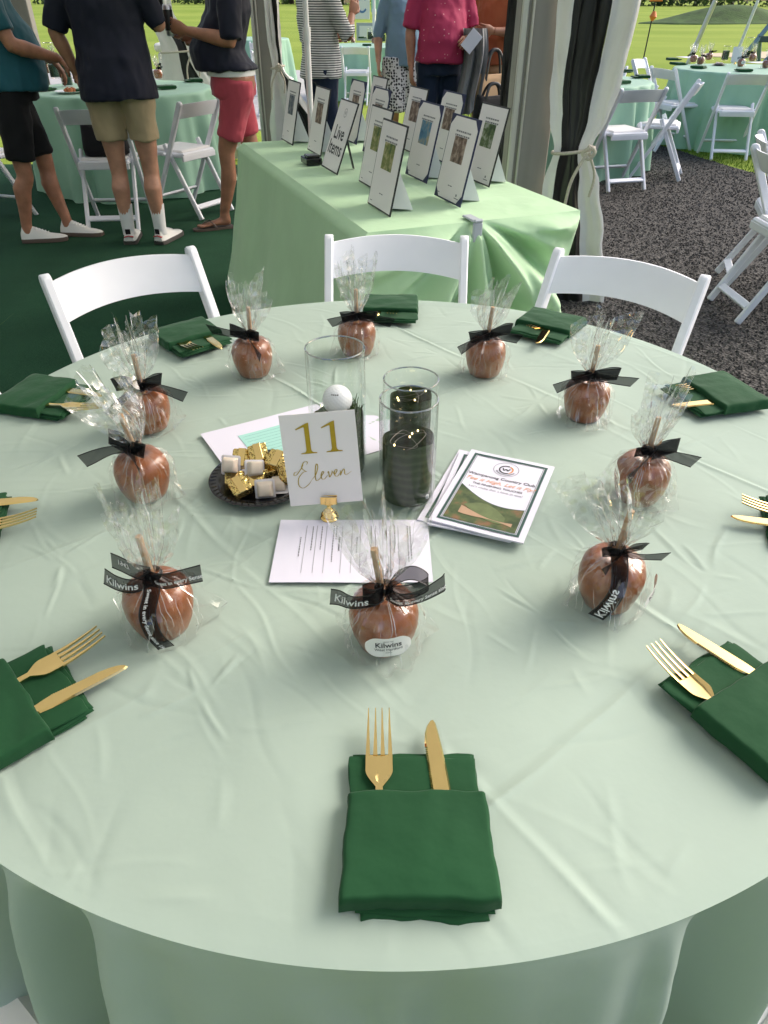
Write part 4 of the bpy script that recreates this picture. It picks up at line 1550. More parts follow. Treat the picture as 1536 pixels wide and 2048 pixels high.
def ribbon(pts, width, wdirs, k=8):
    """sampled ribbon: returns function s(0..1), t(-.5...5) -> point, and total length"""
    P = catmull(pts, k)
    W = catmull([Vector(w).normalized() for w in wdirs], k)
    L = [0.0]
    for a, b2 in zip(P[:-1], P[1:]):
        L.append(L[-1] + (b2 - a).length)
    tot = L[-1]
    def f(s, t, lift=0.0):
        d = min(max(s, 0), 1) * tot
        i = 0
        while i < len(L) - 2 and L[i + 1] < d:
            i += 1
        q = (d - L[i]) / max(L[i + 1] - L[i], 1e-9)
        p = P[i].lerp(P[i + 1], q)
        w = W[i].lerp(W[i + 1], q).normalized()
        if lift:
            tg = (P[i + 1] - P[i]).normalized()
            p = p + tg.cross(w).normalized() * lift
        return p + w * (t * width)
    return f, tot

def ribbon_part(parent, pts, width, wdirs, texts=(), mat='organza', mirror=False):
    f, tot = ribbon(pts, width, wdirs)
    mb = MB()
    n = max(14, int(tot / 0.0035))
    grid(mb, n, 5, lambda u, v: tuple(f(u, v - 0.5)))
    o = part('ribbon', mb, mat, parent, angle=0)
    # woven selvedge
    mb = MB()
    for sgn in (-1, 1):
        grid(mb, n, 2, lambda u, v: tuple(f(u, sgn * (0.5 - 0.06 * v), 0.0003)))
        grid(mb, n, 2, lambda u, v: tuple(f(u, sgn * (0.5 - 0.06 * v), -0.0003)))
    part('selvedge', mb, 'ribbon_dark', o, angle=0)
    for (s, start, size, toff, flip, lift) in texts:
        mb = MB()
        def mp(x, y):
            ss = start + (x * size) / tot * (-1 if flip else 1)
            tt = ((y * size) / width + toff) * (-1 if flip == 2 else 1)
            return tuple(f(ss, tt, lift))
        put_text(mb, s, mp, align='LEFT', bold=0.012)
        lift = -lift
        put_text(mb, s, mp, align='LEFT', bold=0.012)
        part('lettering', mb, 'white_ink', o, smooth=False)
    return o

def knot(parent, z, r=0.0105):
    mb = MB()
    lathe(mb, [(r * 0.86, -0.005), (r, -0.003), (r * 1.05, 0.0), (r, 0.003), (r * 0.86, 0.005)], 18, (0, 0, z), cap=False)
    part('ribbon_knot', mb, 'ribbon_dark', parent)

def bow(parent, z, ang, seed, size=1.0):
    """plain two-loop bow with two tails, turned by ang"""
    rnd = random.Random(seed)
    c, s = math.cos(ang), math.sin(ang)
    def T(p):
        return (p[0] * c - p[1] * s, p[0] * s + p[1] * c, z + p[2])
    wd = 0.017 * size
    for sg in (-1, 1):
        L = rnd.uniform(0.026, 0.036) * size
        up = rnd.uniform(-0.004, 0.010)
        y0 = -0.010
        pts = [T((0, y0, 0)), T((sg * L * 0.55, y0 - 0.010, 0.008 + up)), T((sg * L, y0 - 0.004, 0.004 + up)), T((sg * L * 0.6, y0 + 0.006, -0.003 + up)), T((sg * 0.004, y0 + 0.002, 0))]
        tilt = rnd.uniform(-0.5, 0.5)
        w = T((0.25 * sg, tilt, 1)); w = (w[0], w[1], w[2] - z)
        ribbon_part(parent, pts, wd, [w] * 5)
    for sg in (-1, 1):
        L = rnd.uniform(0.040, 0.062) * size
        dr = rnd.uniform(-0.030, 0.012)
        y1 = rnd.uniform(-0.030, -0.008)
        pts = [T((0, -0.010, 0)), T((sg * L * 0.4, -0.022 + y1 * 0.2, 0.002 + dr * 0.2)), T((sg * L, -0.020 + y1, dr))]
        w0 = (0.1, -0.5, 0.9)
        wv = T(w0); wv = (wv[0], wv[1], wv[2] - z)
        w1 = T((0.5 * sg, -0.2, 0.85)); w1 = (w1[0], w1[1], w1[2] - z)
        ribbon_part(parent, pts, wd, [wv, wv, w1])

def sticker(parent, ang, zc, rad, w=0.038, h=0.018, tilt=0.0):
    """wavy oval label bent round the bag"""
    def wrap(x, y, lift=0.0):
        xr, yr = x * math.cos(tilt) - y * math.sin(tilt), x * math.sin(tilt) + y * math.cos(tilt)
        a = ang + xr / rad
        z = zc + yr
        rr = rad + lift - 0.9 * max(0, 0.030 - z) ** 1.0 * 0.28
        return (rr * math.cos(a), rr * math.sin(a), z)
    mb = MB()
    n = 44
    rings = []
    for q in (0.0, 0.35, 0.7, 0.92, 1.0):
        rings.append([wrap(q * (w / 2) * math.copysign(abs(math.cos(b2)) ** 0.75, math.cos(b2)), q * (h / 2) * math.copysign(abs(math.sin(b2)) ** 0.8, math.sin(b2)) * (1 + 0.06 * math.cos(6 * b2))) for b2 in [2 * math.pi * k / n for k in range(n)]])
    loft(mb, rings, cap=False)
    o = part('sticker', mb, 'label', parent, angle=0)
    mb = MB()
    for s_, size, y, bold in (('Kilwins', 0.0104, 0.0010, 0.014), ('West Hartford', 0.0052, -0.0042, 0.006), ('SINCE 1947', 0.0024, 0.0092, 0.0)):
        put_text(mb, s_, lambda x, yy: wrap(x * size, y + yy * size, 0.0004), bold=bold)
    for k in range(-3, 4):
        x0 = k * 0.0011
        mb.add([wrap(x0 - 0.0005, -0.0062 - 0.0008 * abs(k % 2), 0.0004), wrap(x0 + 0.0005, -0.0066 - 0.0008 * abs(k % 2), 0.0004), wrap(x0, -0.0080, 0.0004)], [(0, 1, 2)])
    part('lettering', mb, 'ink', o, smooth=False)

def wrapped_apple(label, loc, seed, lean=(0, 0), rot=0.0, flat=0.0, tilt=(0, 0), bow_ang=None, top=0.2, stick_lean=(0.0, 0.0), spread=1.0):
    t = thing('caramel_apple', label, 'candy apple', loc, rot, 'caramel apples on the near table', rot=(tilt[0], tilt[1], rot))
    mb = MB(); apple_body(mb, seed); part('apple', mb, 'caramel', t, angle=0)
    mb = MB()
    tube(mb, [(0, 0, 0.060), (stick_lean[0] * 0.5, stick_lean[1] * 0.5, 0.10), (stick_lean[0], stick_lean[1], 0.138)], [0.0042, 0.0042, 0.0040], 12)
    part('stick', mb, 'stick', t)
    rings = wrapper(seed, lean, flat, top, spread)
    mb = MB(); loft(mb, rings[:12], cap=False)
    part('wrapper', mb, 'cello', t, smooth=True, angle=22)
    mb = MB(); loft(mb, rings[11:], cap=False)
    part('wrapper_tuft', mb, 'tuft', t, smooth=True, angle=22)
    # white strips on the film: crease whitening plus painted-in glints
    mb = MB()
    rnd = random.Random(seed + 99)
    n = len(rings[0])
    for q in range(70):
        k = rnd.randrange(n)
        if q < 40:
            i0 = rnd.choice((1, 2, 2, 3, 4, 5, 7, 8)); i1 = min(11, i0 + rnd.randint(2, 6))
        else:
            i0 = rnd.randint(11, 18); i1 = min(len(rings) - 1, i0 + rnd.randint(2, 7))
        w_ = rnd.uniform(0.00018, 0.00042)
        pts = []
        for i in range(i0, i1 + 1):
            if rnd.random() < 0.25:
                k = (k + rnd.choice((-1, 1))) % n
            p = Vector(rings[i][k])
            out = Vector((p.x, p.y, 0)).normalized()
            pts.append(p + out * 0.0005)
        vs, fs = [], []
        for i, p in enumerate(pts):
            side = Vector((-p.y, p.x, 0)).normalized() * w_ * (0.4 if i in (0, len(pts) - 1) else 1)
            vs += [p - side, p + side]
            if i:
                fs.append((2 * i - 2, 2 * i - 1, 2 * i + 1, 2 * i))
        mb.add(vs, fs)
    setting(part('wrapper_crease_glint', mb, 'film_crease_glint', t, smooth=False), 'stuff')
    knot(t, 0.085)
    if bow_ang is not None:
        bow(t, 0.085, bow_ang, seed, 1.28)
    return t

A1 = wrapped_apple('caramel apple in cellophane nearest the camera with a white oval sticker', (0.001, 0.580, TZ + 0.002), 1, (-0.008, 0.004), flat=0.1, top=0.188, stick_lean=(-0.011, 0.004), spread=1.05)
ribbon_part(A1, [(0.0, -0.011, 0.086), (-0.012, -0.022, 0.086), (-0.034, -0.024, 0.084), (-0.050, -0.014, 0.082), (-0.060, -0.010, 0.080)], 0.021, [(0, 0.1, 1), (-0.1, -0.1, 1), (0.1, -0.1, 1), (0.15, 0.1, 1), (0.1, 0.2, 1)],
            [('Kilwins', 0.92, 0.0145, -0.24, True, 0.0008)])
ribbon_part(A1, [(0.0, -0.010, 0.086), (-0.010, -0.024, 0.092), (-0.024, -0.016, 0.090), (-0.014, -0.006, 0.086), (0, -0.008, 0.086)], 0.020, [(0, 0.2, 1)] * 5)
ribbon_part(A1, [(0.002, -0.011, 0.087), (0.018, -0.024, 0.088), (0.040, -0.020, 0.090), (0.064, -0.008, 0.096), (0.068, -0.004, 0.098)], 0.021, [(0, 0.0, 1), (0.0, -0.1, 1), (-0.05, -0.1, 1), (-0.15, 0.1, 1), (-0.1, 0.2, 1)],
            [('Sweet in every Sense since 1947', 0.10, 0.0066, -0.30, False, -0.0008)])
ribbon_part(A1, [(0.002, -0.009, 0.087), (0.016, -0.006, 0.106), (0.034, -0.004, 0.110), (0.050, -0.006, 0.098), (0.030, -0.010, 0.088), (0.004, -0.010, 0.086)], 0.017, [(0.2, 1, 0.3), (0.1, 1, 0.4), (0.1, 1, 0.5), (0.0, 1, 0.4), (0, 1, 0.5), (0, 1, 0.5)])
sticker(A1, R(-84), 0.0420, 0.0520, 0.054, 0.031, 0.04)

A2 = wrapped_apple('caramel apple left of the front one with lettered ribbon hanging down its side', (-0.268, 0.603, TZ + 0.002), 7, (-0.006, 0.006), flat=0.5, tilt=(0.0, 0.03), top=0.186, stick_lean=(-0.008, 0.002))
ribbon_part(A2, [(0.0, -0.010, 0.085), (0.004, -0.024, 0.079), (0.001, -0.043, 0.060), (0.006, -0.049, 0.035), (0.016, -0.047, 0.012)], 0.020, [(1, 0, 0.1), (1, 0, 0.2), (1, 0.05, 0.1), (1, 0.0, 0.25), (1, 0.1, 0.3)],
            [('Sweet in every Sense since 1947', 0.14, 0.0066, -0.25, False, 0.0010)])
ribbon_part(A2, [(0.0, -0.010, 0.086), (0.018, -0.020, 0.091), (0.040, -0.018, 0.096), (0.060, -0.012, 0.098)], 0.021, [(0, 0.1, 1), (-0.1, 0.1, 1), (-0.12, 0.15, 1), (-0.1, 0.3, 1)],
            [('Sweet in every Sense', 0.12, 0.0068, -0.25, False, -0.0008)])
ribbon_part(A2, [(0.0, -0.010, 0.086), (-0.016, -0.020, 0.083), (-0.034, -0.018, 0.084), (-0.052, -0.010, 0.088)], 0.021, [(0, 0.1, 1), (0.1, 0.0, 1), (0.1, 0.1, 1), (0.2, 0.2, 1)],
            [('Kilwins', 0.94, 0.0135, -0.25, True, 0.0008)])
ribbon_part(A2, [(0.0, -0.006, 0.088), (-0.016, -0.008, 0.095), (-0.034, -0.002, 0.100), (-0.046, 0.004, 0.100)], 0.019, [(0, 0.3, 1)] * 4,
            [('1947', 0.80, 0.0080, -0.25, 2, 0.0008)])

A10 = wrapped_apple('caramel apple right of the front one with a ribbon read backwards through the film', (0.287, 0.650, TZ + 0.002), 13, (-0.020, 0.004), flat=-0.3, tilt=(0.0, -0.05), top=0.180, stick_lean=(0.010, 0.004), spread=1.15)
ribbon_part(A10, [(0.0, -0.010, 0.085), (-0.002, -0.026, 0.077), (-0.006, -0.043, 0.058), (-0.016, -0.047, 0.034), (-0.026, -0.042, 0.012)], 0.020, [(1, 0, 0.1), (1, 0, 0.1), (1, -0.05, -0.3), (1, -0.2, -0.4), (1, -0.3, -0.4)],
            [('Kilwins', 0.96, 0.0160, -0.25, True, 0.0010)])
sticker(A10, R(-30), 0.036, 0.0525, 0.048, 0.025, 0.35)
bow(A10, 0.086, 0.15, 3, 0.9)

ring = [
    ('caramel apple leaning against another at the left of the table, ribbon over its front', (-0.366, 0.885, 0), 17, (-0.030, -0.006), 0.4, -0.25, -0.35, 0.198),
    ('caramel apple behind the left pair, next to the far left napkin', (-0.417, 1.093, 0), 23, (-0.004, 0.006), 0.2, 0.15, 0.3, 0.200),
    ('caramel apple at the back left with a black bow drooping beside it', (-0.264, 1.316, 0), 29, (0.004, 0.008), 0.0, -0.6, 0.0, 0.195),
    ('caramel apple at the back behind the tallest glass vase', (-0.057, 1.420, 0), 31, (0.002, 0.008), 0.2, -0.1, 0.2, 0.21),
    ('caramel apple at the back right with ribbon spread to both sides', (0.207, 1.320, 0), 37, (0.014, 0.004), 0.1, 0.1, 0.1, 0.190),
    ('caramel apple on the right in front of the far right napkin', (0.368, 1.135, 0), 41, (0.008, 0.006), 0.2, 0.05, -0.1, 0.195),
    ('caramel apple on the right directly behind the one with backward ribbon', (0.391, 0.878, 0), 43, (0.010, 0.006), 0.1, 0.1, 0.2, 0.195),
]
APPLES = [A1, A2, A10]
for lab, (x, y, z), sd, ln, fl, ba, rot, tp in ring:
    a = wrapped_apple(lab, (x, y, TZ + 0.002), sd, ln, rot, fl, bow_ang=ba, top=tp - 0.014, stick_lean=(ln[0] * 0.4, ln[1] * 0.4), spread=1.0 + 0.02 * (sd % 7))
    APPLES.append(a)

# ------------------------------------------------------------------ centrepiece
def vase(label, loc, r, h, leaf_h, leaf_r):
    t = thing('glass_vase', label, 'vase', loc, group='glass vases on the near table')
    mb = MB()
    prof = [(0.004, 0.0006), (r - 0.004, 0.0006), (r - 0.001, 0.003), (r, 0.007), (r, h - 0.0015), (r - 0.0006, h), (r - 0.0016, h), (r - 0.0022, h - 0.0015), (r - 0.0022, 0.012), (r - 0.006, 0.0095), (0.004, 0.0090)]
    lathe(mb, prof, 72)
    part('glass', mb, 'glass', t, angle=35)
    mb = MB()
    tube(mb, [((r - 0.0011) * math.cos(a), (r - 0.0011) * math.sin(a), h - 0.0008) for a in np.linspace(0, 2 * math.pi, 73)], 0.0013, 8, cap=False)
    part('rim', mb, M['rimglass'], t)
    # rolled leaf lining, overlapping like a scroll
    mb = MB()
    n = 110
    def fn(u, v):
        a = u * 2 * math.pi * 1.35
        rr = leaf_r - 0.0012 * u * 1.35 - 0.0006 * math.sin(a * 2)
        z = 0.0105 + v * (leaf_h + 0.003 * math.sin(a * 1.5 + 0.6) + 0.0015 * math.sin(a * 5))
        return (rr * math.cos(a), rr * math.sin(a), z)
    grid(mb, n, 14, fn)
    part('leaf_lining', mb, 'leaf_roll', t, angle=0)
    return t
M['rimglass'] = film('vase rim', (0.55, 0.58, 0.58), 0.25, 0.9, 0.04, 0.0)
V1 = vase('tallest clear glass vase holding the golf ball behind the number card', (-0.070, 0.945, TZ + 0.004), 0.0435, 0.214, 0.092, 0.0400)
V2 = vase('clear glass vase in front of the others, lined with dark leaf', (0.036, 0.872, TZ + 0.002), 0.0418, 0.172, 0.098, 0.0375)
V3 = vase('shortest clear glass vase standing behind the front one', (0.043, 0.985, TZ + 0.004), 0.0435, 0.146, 0.106, 0.0330)
t = thing('moss_bed', 'green moss and dark leaf filling in the tallest vase under the golf ball', 'moss', (-0.070, 0.945, TZ + 0.004))
mb = MB()
lathe(mb, [(0.030, 0.012), (0.037, 0.014), (0.0375, 0.096), (0.033, 0.106), (0.018, 0.109), (0.004, 0.108)], 30)
part('filling', mb, 'leaf_roll', t)
mb = MB()
rnd = random.Random(5)
for k in range(170):
    a, rr = rnd.uniform(-0.9, 1.2), rnd.uniform(0.016, 0.036)
    x, y = rr * math.cos(a), rr * math.sin(a) - 0.006
    z = 0.104
    dx, dy, h = rnd.uniform(-0.012, 0.008), rnd.uniform(-0.008, 0.008), rnd.uniform(0.010, 0.030)
    tube(mb, [(x, y, z), (x + dx * 0.5, y + dy * 0.5, z + h * 0.7), (x + dx, y + dy, z + h * rnd.uniform(0.6, 1))], [0.0009, 0.0008, 0.0004], 4)
part('moss_tuft', mb, 'moss', t)
# golf ball with dimples
bm = bmesh.new()
bmesh.ops.create_icosphere(bm, subdivisions=6, radius=0.0225)
N = 330
cent = []
for k in range(N):
    z = 1 - 2 * (k + 0.5) / N
    a = k * math.pi * (3 - 5 ** 0.5)
    cent.append((math.sqrt(1 - z * z) * math.cos(a), math.sqrt(1 - z * z) * math.sin(a), z))
cent = np.array(cent)
for v in bm.verts:
    d = np.array(v.co) / 0.0225
    c = float((cent @ d).max())
    ang = math.acos(min(1, c))
    v.co *= 1 - 0.016 * max(0, 1 - (ang / 0.080) ** 2)
me = bpy.data.meshes.new('golf_ball')
bm.to_mesh(me); bm.free()
me.materials.append(M['golf_ball'])
me.polygons.foreach_set('use_smooth', [True] * len(me.polygons))
gb = thing('golf_ball', 'white dimpled golf ball resting on moss inside the tallest vase', 'golf ball', (-0.069, 0.941, TZ + 0.1358))
link('ball', me, gb)
mb = MB()
def ballmap(x, y):
    a, b2 = -1.75 + x * 0.16, 0.72 + y * 0.16
    r = 0.02255
    return (r * math.cos(b2) * math.cos(a), r * math.cos(b2) * math.sin(a), r * math.sin(b2))
for w_, x0, x1, y0 in ((0, -2.2, -1.2, 0), (1, -0.9, -0.2, 0), (2, 0.1, 1.0, 0), (3, 1.3, 2.2, 0)):
    mb.add([ballmap(x0, y0), ballmap(x1, y0), ballmap(x1 + 0.15, y0 + 0.55), ballmap(x0 + 0.15, y0 + 0.55)], [(0, 1, 2, 3)])
part('imprint', mb, 'ink', gb, smooth=False)

def fairy(label, loc, r, z0, z1, seed, nb):
    rnd = random.Random(seed)
    t = thing('fairy_lights', label, 'string lights', loc, group='fairy lights in the vases')
    pts = []
    for k in range(13):
        a = k * 1.25 + rnd.uniform(-0.5, 0.5)
        rr = r * rnd.uniform(0.35, 1.0)
        pts.append(Vector((rr * math.cos(a), rr * math.sin(a), z0 + (z1 - z0) * (0.5 + 0.5 * math.sin(k * 0.9 + seed)) * rnd.uniform(0.4, 1))))
    P = catmull(pts, 7)
    mb = MB()
    tube(mb, P, 0.00022, 5, cap=False)
    part('wire', mb, 'wire', t)
    for k in range(nb):
        p = P[int((k + 0.5) / nb * (len(P) - 1))]
        b2 = MB()
        tube(b2, [(p.x, p.y, p.z - 0.0016), (p.x, p.y, p.z - 0.0008), (p.x, p.y, p.z + 0.0008), (p.x, p.y, p.z + 0.0016)], [0.0005, 0.0010, 0.0010, 0.0005], 8)
        part('bulb', b2, 'bulb', t)
    return t
fairy('lit fairy light wire coiled in the front vase', (0.036, 0.872, TZ), 0.031, 0.100, 0.122, 2, 5)
fairy('lit fairy light wire coiled in the shortest vase', (0.043, 0.985, TZ), 0.029, 0.108, 0.128, 4, 6)
fairy('lit fairy light wire around the golf ball in the tallest vase', (-0.070, 0.945, TZ), 0.037, 0.112, 0.135, 9, 4)
o = thing('battery_pack', 'small white battery pack at the foot of the front vase', 'battery pack', (0.036, 0.872, TZ + 0.002))
mb = MB(); cbox(mb, (0.0185, -0.0262, 0.0205), (0.021, 0.004, 0.008), 0.0015, Matrix.Translation((0, 0, 0)) @ Matrix.Rotation(R(8), 4, 'Z')); part('case', mb, 'white_plastic', o)

# ---- table number card in its brass clip
st = thing('card_holder', 'small polished brass ball base holding the number card', 'card holder', (-0.079, 0.823, TZ + 0.0008))
mb = MB()
lathe(mb, [(0.0105, 0.0), (0.0130, 0.001), (0.0135, 0.004), (0.0115, 0.006), (0.0125, 0.009), (0.0105, 0.0125), (0.0070, 0.0145), (0.0065, 0.017), (0.0035, 0.019), (0.0030, 0.024), (0.002, 0.026)], 28)
part('base', mb, 'brass', st)
mb = MB()
cbox(mb, (0, -0.0022, 0.0335), (0.024, 0.0012, 0.013), 0.0005)
cbox(mb, (0, 0.0034, 0.0335), (0.024, 0.0012, 0.013), 0.0005)
cbox(mb, (0, 0.0006, 0.0262), (0.012, 0.0060, 0.0016), 0.0005)
cbox(mb, (0, -0.0032, 0.0395), (0.0215, 0.0018, 0.0016), 0.0005)
part('clip', mb, 'brass', st)
cd = thing('number_card', 'white table card printed with a gold 11 and Eleven', 'table number', (-0.079, 0.823, TZ + 0.0285), rot=(R(-14), R(-4.0), R(2.5)))
CW, CHh = 0.106, 0.136
mb = MB(); cbox(mb, (-0.003, 0.0006, CHh / 2), (CW, 0.0009, CHh), 0.0002); part('card', mb, 'card', cd, smooth=False)
def numeral(ox):
    s = 0.0455 / 0.68
    stem = [(0.150, 0.0), (0.150, 0.02), (0.235, 0.03), (0.262, 0.06), (0.270, 0.10), (0.270, 0.575), (0.262, 0.590), (0.245, 0.592), (0.095, 0.540), (0.085, 0.562), (0.300, 0.668), (0.372, 0.690), (0.372, 0.10), (0.380, 0.06), (0.410, 0.03), (0.490, 0.02), (0.490, 0.0)]
    return [(ox + (x - 0.32) * s, y * s) for x, y in stem]
mb = MB()
for ox in (-0.0195, 0.0165):
    pl = numeral(ox)
    mb.add([(x, -0.0006, 0.0780 + y * 0.98) for x, y in pl], [tuple(range(len(pl)))])
part('numeral', mb, 'goldprint', cd, smooth=False)
def script(mb, strokes, sc, ox, oz, w, y=-0.0006):
    for st_ in strokes:
        P = catmull([(ox + x * sc, 0, oz + z * sc) for x, z in st_], 7)
        vs, fs = [], []
        n = len(P)
        for i, p in enumerate(P):
            d = (P[min(i + 1, n - 1)] - P[max(i - 1, 0)]).normalized()
            k = i / (n - 1)
            hw = w * (0.35 + 0.75 * abs(d.z)) * min(1, 6 * k + 0.3, 6 * (1 - k) + 0.3)
            q = Vector((d.z, 0, -d.x)) * hw
            vs += [(p.x - q.x, y, p.z - q.z), (p.x + q.x, y, p.z + q.z)]
        fs = [(2 * i, 2 * i + 1, 2 * i + 3, 2 * i + 2) for i in range(n - 1)]
        mb.add(vs, fs)
ELEVEN = [[(0.42, 1.28), (0.47, 1.36), (0.42, 1.42), (0.30, 1.36), (0.22, 1.16), (0.34, 1.02), (0.40, 1.0), (0.24, 0.96), (0.04, 0.72), (0.02, 0.42), (0.18, 0.30), (0.42, 0.44), (0.56, 0.62)],
          [(0.05, 1.02), (-0.10, 0.98), (-0.12, 0.86), (0.0, 0.90), (0.18, 1.12), (0.30, 1.30)],
          [(0.56, 0.62), (0.74, 0.82), (0.86, 1.12), (0.84, 1.28), (0.78, 1.18), (0.72, 0.80), (0.74, 0.58), (0.86, 0.62), (0.98, 0.74)],
          [(0.92, 0.70), (1.02, 0.82), (1.08, 0.90), (1.03, 0.94), (0.96, 0.80), (0.97, 0.64), (1.08, 0.62), (1.22, 0.78)],
          [(1.22, 0.86), (1.27, 0.92), (1.28, 0.80), (1.30, 0.68), (1.40, 0.84), (1.42, 0.96)],
          [(1.42, 0.92), (1.50, 0.80), (1.58, 0.86), (1.62, 0.96), (1.56, 0.98), (1.50, 0.86), (1.52, 0.72), (1.62, 0.70), (1.74, 0.84)],
          [(1.74, 0.94), (1.76, 0.84), (1.74, 0.72), (1.82, 0.90), (1.90, 0.98), (1.92, 0.88), (1.92, 0.76), (2.00, 0.74), (2.20, 0.86)]]
mb = MB(); script(mb, ELEVEN, 0.0355, -0.0405, 0.0165, 0.0006)
part('script_lettering', mb, 'goldprint', cd, smooth=False)

# ---- black plate of wrapped candies
pl = thing('plate', 'small black plastic plate with ribbed rim full of candies', 'plate', (-0.193, 0.917, TZ + 0.0015))
mb = MB()
n = 96
prof = [(0.020, 0.0), (0.052, 0.0), (0.058, 0.0015), (0.066, 0.007), (0.0715, 0.0095), (0.080, 0.0105), (0.0815, 0.0115), (0.080, 0.0125), (0.0712, 0.0115), (0.0655, 0.0090), (0.057, 0.0035), (0.050, 0.0022), (0.020, 0.0022)]
lathe(mb, prof, n)
part('dish', mb, 'black_plastic', pl, angle=50)
for k in range(48):
    a = 2 * math.pi * k / 48
    mb = MB()
    tube(mb, [(0.0705 * math.cos(a), 0.0705 * math.sin(a), 0.0112), (0.0790 * math.cos(a + 0.04), 0.0790 * math.sin(a + 0.04), 0.0127)], [0.0011, 0.0013], 5)
    part('rim_rib', mb, 'black_plastic', pl)
def frustum(mb, a, b2, h, z0=0.0, bev=0.0012):
    lv = [(a / 2 - bev, z0), (a / 2, z0 + bev), (b2 / 2, z0 + h - bev), (b2 / 2 - bev, z0 + h)]
    rings = []
    for s, z in lv:
        c = s * 0.86
        rings.append([(s, -c, z), (s, c, z), (c, s, z), (-c, s, z), (-s, c, z), (-s, -c, z), (-c, -s, z), (c, -s, z)])
    loft(mb, rings)
def candy(label, x, y, z, rot, kind, grp='wrapped candies on the black plate'):
    t = thing('wrapped_candy', label, 'candy', (x, y, z), rot=rot, group=grp)
    if kind == 'gold':
        mb = MB(); frustum(mb, 0.030, 0.030, 0.0160); part('foil', mb, 'foil', t)
        mb = MB(); cbox(mb, (0, 0, 0.0162), (0.012, 0.031, 0.0012), 0.0004); part('foil_seam', mb, 'gold', t)
    else:
        mb = MB(); frustum(mb, 0.031, 0.031, 0.0022); part('paper_flange', mb, 'wax_paper', t)
        mb = MB(); frustum(mb, 0.0245, 0.019, 0.0150, 0.0023, 0.002); part('confection', mb, 'candy', t)
    return t
CX, CY, CZ = -0.193, 0.917, TZ + 0.0045
for dx, dy, dz, rx, ry, rz, kd, lab in (
    (0.012, -0.038, 0.011, 66, 0, 8, 'cream', 'cream candy square standing on edge at the front of the plate'),
    (-0.026, -0.036, 0.008, 20, -12, 30, 'gold', 'gold foil candy at the front left of the plate, tilted to the left'),
    (-0.046, 0.006, 0.026, 62, 0, -6, 'cream', 'cream candy standing on edge at the left of the plate'),
    (-0.040, -0.012, 0.002, 10, 6, 10, 'gold', 'gold foil candy lying low at the left of the plate'),
    (-0.008, -0.004, 0.024, 50, 12, 20, 'cream', 'pale candy lying across the middle of the heap'),
    (-0.006, -0.014, 0.006, 24, 0, -8, 'gold', 'gold foil candy under the pale one in the middle'),
    (0.040, -0.010, 0.012, 30, 36, 38, 'gold', 'gold foil candy leaning at the right of the plate beside the card'),
    (0.030, -0.022, 0.002, 6, 0, 5, 'cream', 'white candy low at the right of the heap'),
    (0.024, 0.020, 0.020, 20, 10, -15, 'gold', 'bright gold foil candy at the back right of the heap'),
    (-0.006, 0.038, 0.022, 30, -10, 14, 'gold', 'gold foil candy topmost at the back of the heap'),
    (-0.034, 0.040, 0.012, 34, 0, -4, 'gold', 'gold foil candy at the back left of the plate'),
    (0.012, 0.016, 0.001, 0, 0, 25, 'gold', 'gold foil candy buried at the bottom of the heap'),
    (0.046, 0.034, 0.003, 0, 0, 15, 'gold', 'gold foil candy flat at the back edge behind the card')):
    candy(lab, CX + dx, CY + dy, CZ + dz, (R(rx), R(ry), R(rz)), kd)

# ---- papers
def paper(name, label, cat, c, ux, w, h, z, mat='white_paper', t=0.0006, curl=0.0):
    """sheet with lower-left corner c, baseline direction ux; returns thing and its corner-based point function"""
    ux = Vector((ux[0], ux[1], 0)).normalized()
    uy = Vector((-ux.y, ux.x, 0))
    o = thing(name, label, cat, (c[0], c[1], z))
    P = lambda x, y, l=0.0: ux * x + uy * y + Vector((0, 0, t + l))
    mb = MB()
    n = 10
    def zz(u, v):
        return curl * ((2 * u - 1) ** 2 + 0.4 * (2 * v - 1) ** 2) + 0.0003 * math.sin(u * 7 + v * 3)
    vs = []
    for lv in (0, 1):
        for j in range(n):
            for i in range(n):
                u, v = i / (n - 1), j / (n - 1)
                p = ux * (u * w) + uy * (v * h)
                vs.append((p.x, p.y, lv * t + zz(u, v)))
    fs = []
    N = n * n
    for j in range(n - 1):
        for i in range(n - 1):
            a = j * n + i
            fs.append((a, a + n, a + n + 1, a + 1))
            fs.append((N + a, N + a + 1, N + a + n + 1, N + a + n))
    for i in range(n - 1):
        fs.append((i, i + 1, N + i + 1, N + i))
        a = (n - 1) * n + i
        fs.append((a + 1, a, N + a, N + a + 1))
        a = i * n
        fs.append((a + n, a, N + a, N + a + n))
        a = i * n + n - 1
        fs.append((a, a + n, N + a + n, N + a))
    mb.add(vs, fs)
    part('sheet', mb, mat, o, smooth=False)
    return o, (lambda x, y, l=0.0004: tuple(P(x, y, l + zz(x / w, y / h) + 0.0002)))
def rect(mb, P, x0, y0, x1, y1, l=0.0004):
    mb.add([P(x0, y0, l), P(x1, y0, l), P(x1, y1, l), P(x0, y1, l)], [(0, 1, 2, 3)])
u = Vector((0.864, 0.503, 0))
L0 = Vector((-0.322, 1.066, 0))
v = Vector((0.503, -0.864, 0))
c0 = L0 + v * 0.205
env, P = paper('envelope', 'large white envelope lying under the plate and the tallest vase', 'envelope', (c0.x, c0.y), (u.x, u.y), 0.318, 0.205, TZ + 0.0022, t=0.0010, curl=0.0004)
c1 = c0 + u * 0.055 - v * 0.045
tc, P = paper('lined_card', 'aqua card with ruled lines lying on the white envelope', 'card', (c1.x, c1.y), (u.x, u.y), 0.165, 0.120, TZ + 0.0036, 'teal_card', 0.0004)
mb = MB()
for k in range(11):
    rect(mb, P, 0.006, 0.010 + k * 0.010, 0.158, 0.0104 + k * 0.010, 0.0003)
part('ruled_line', mb, 'green_ink', tc, smooth=False)
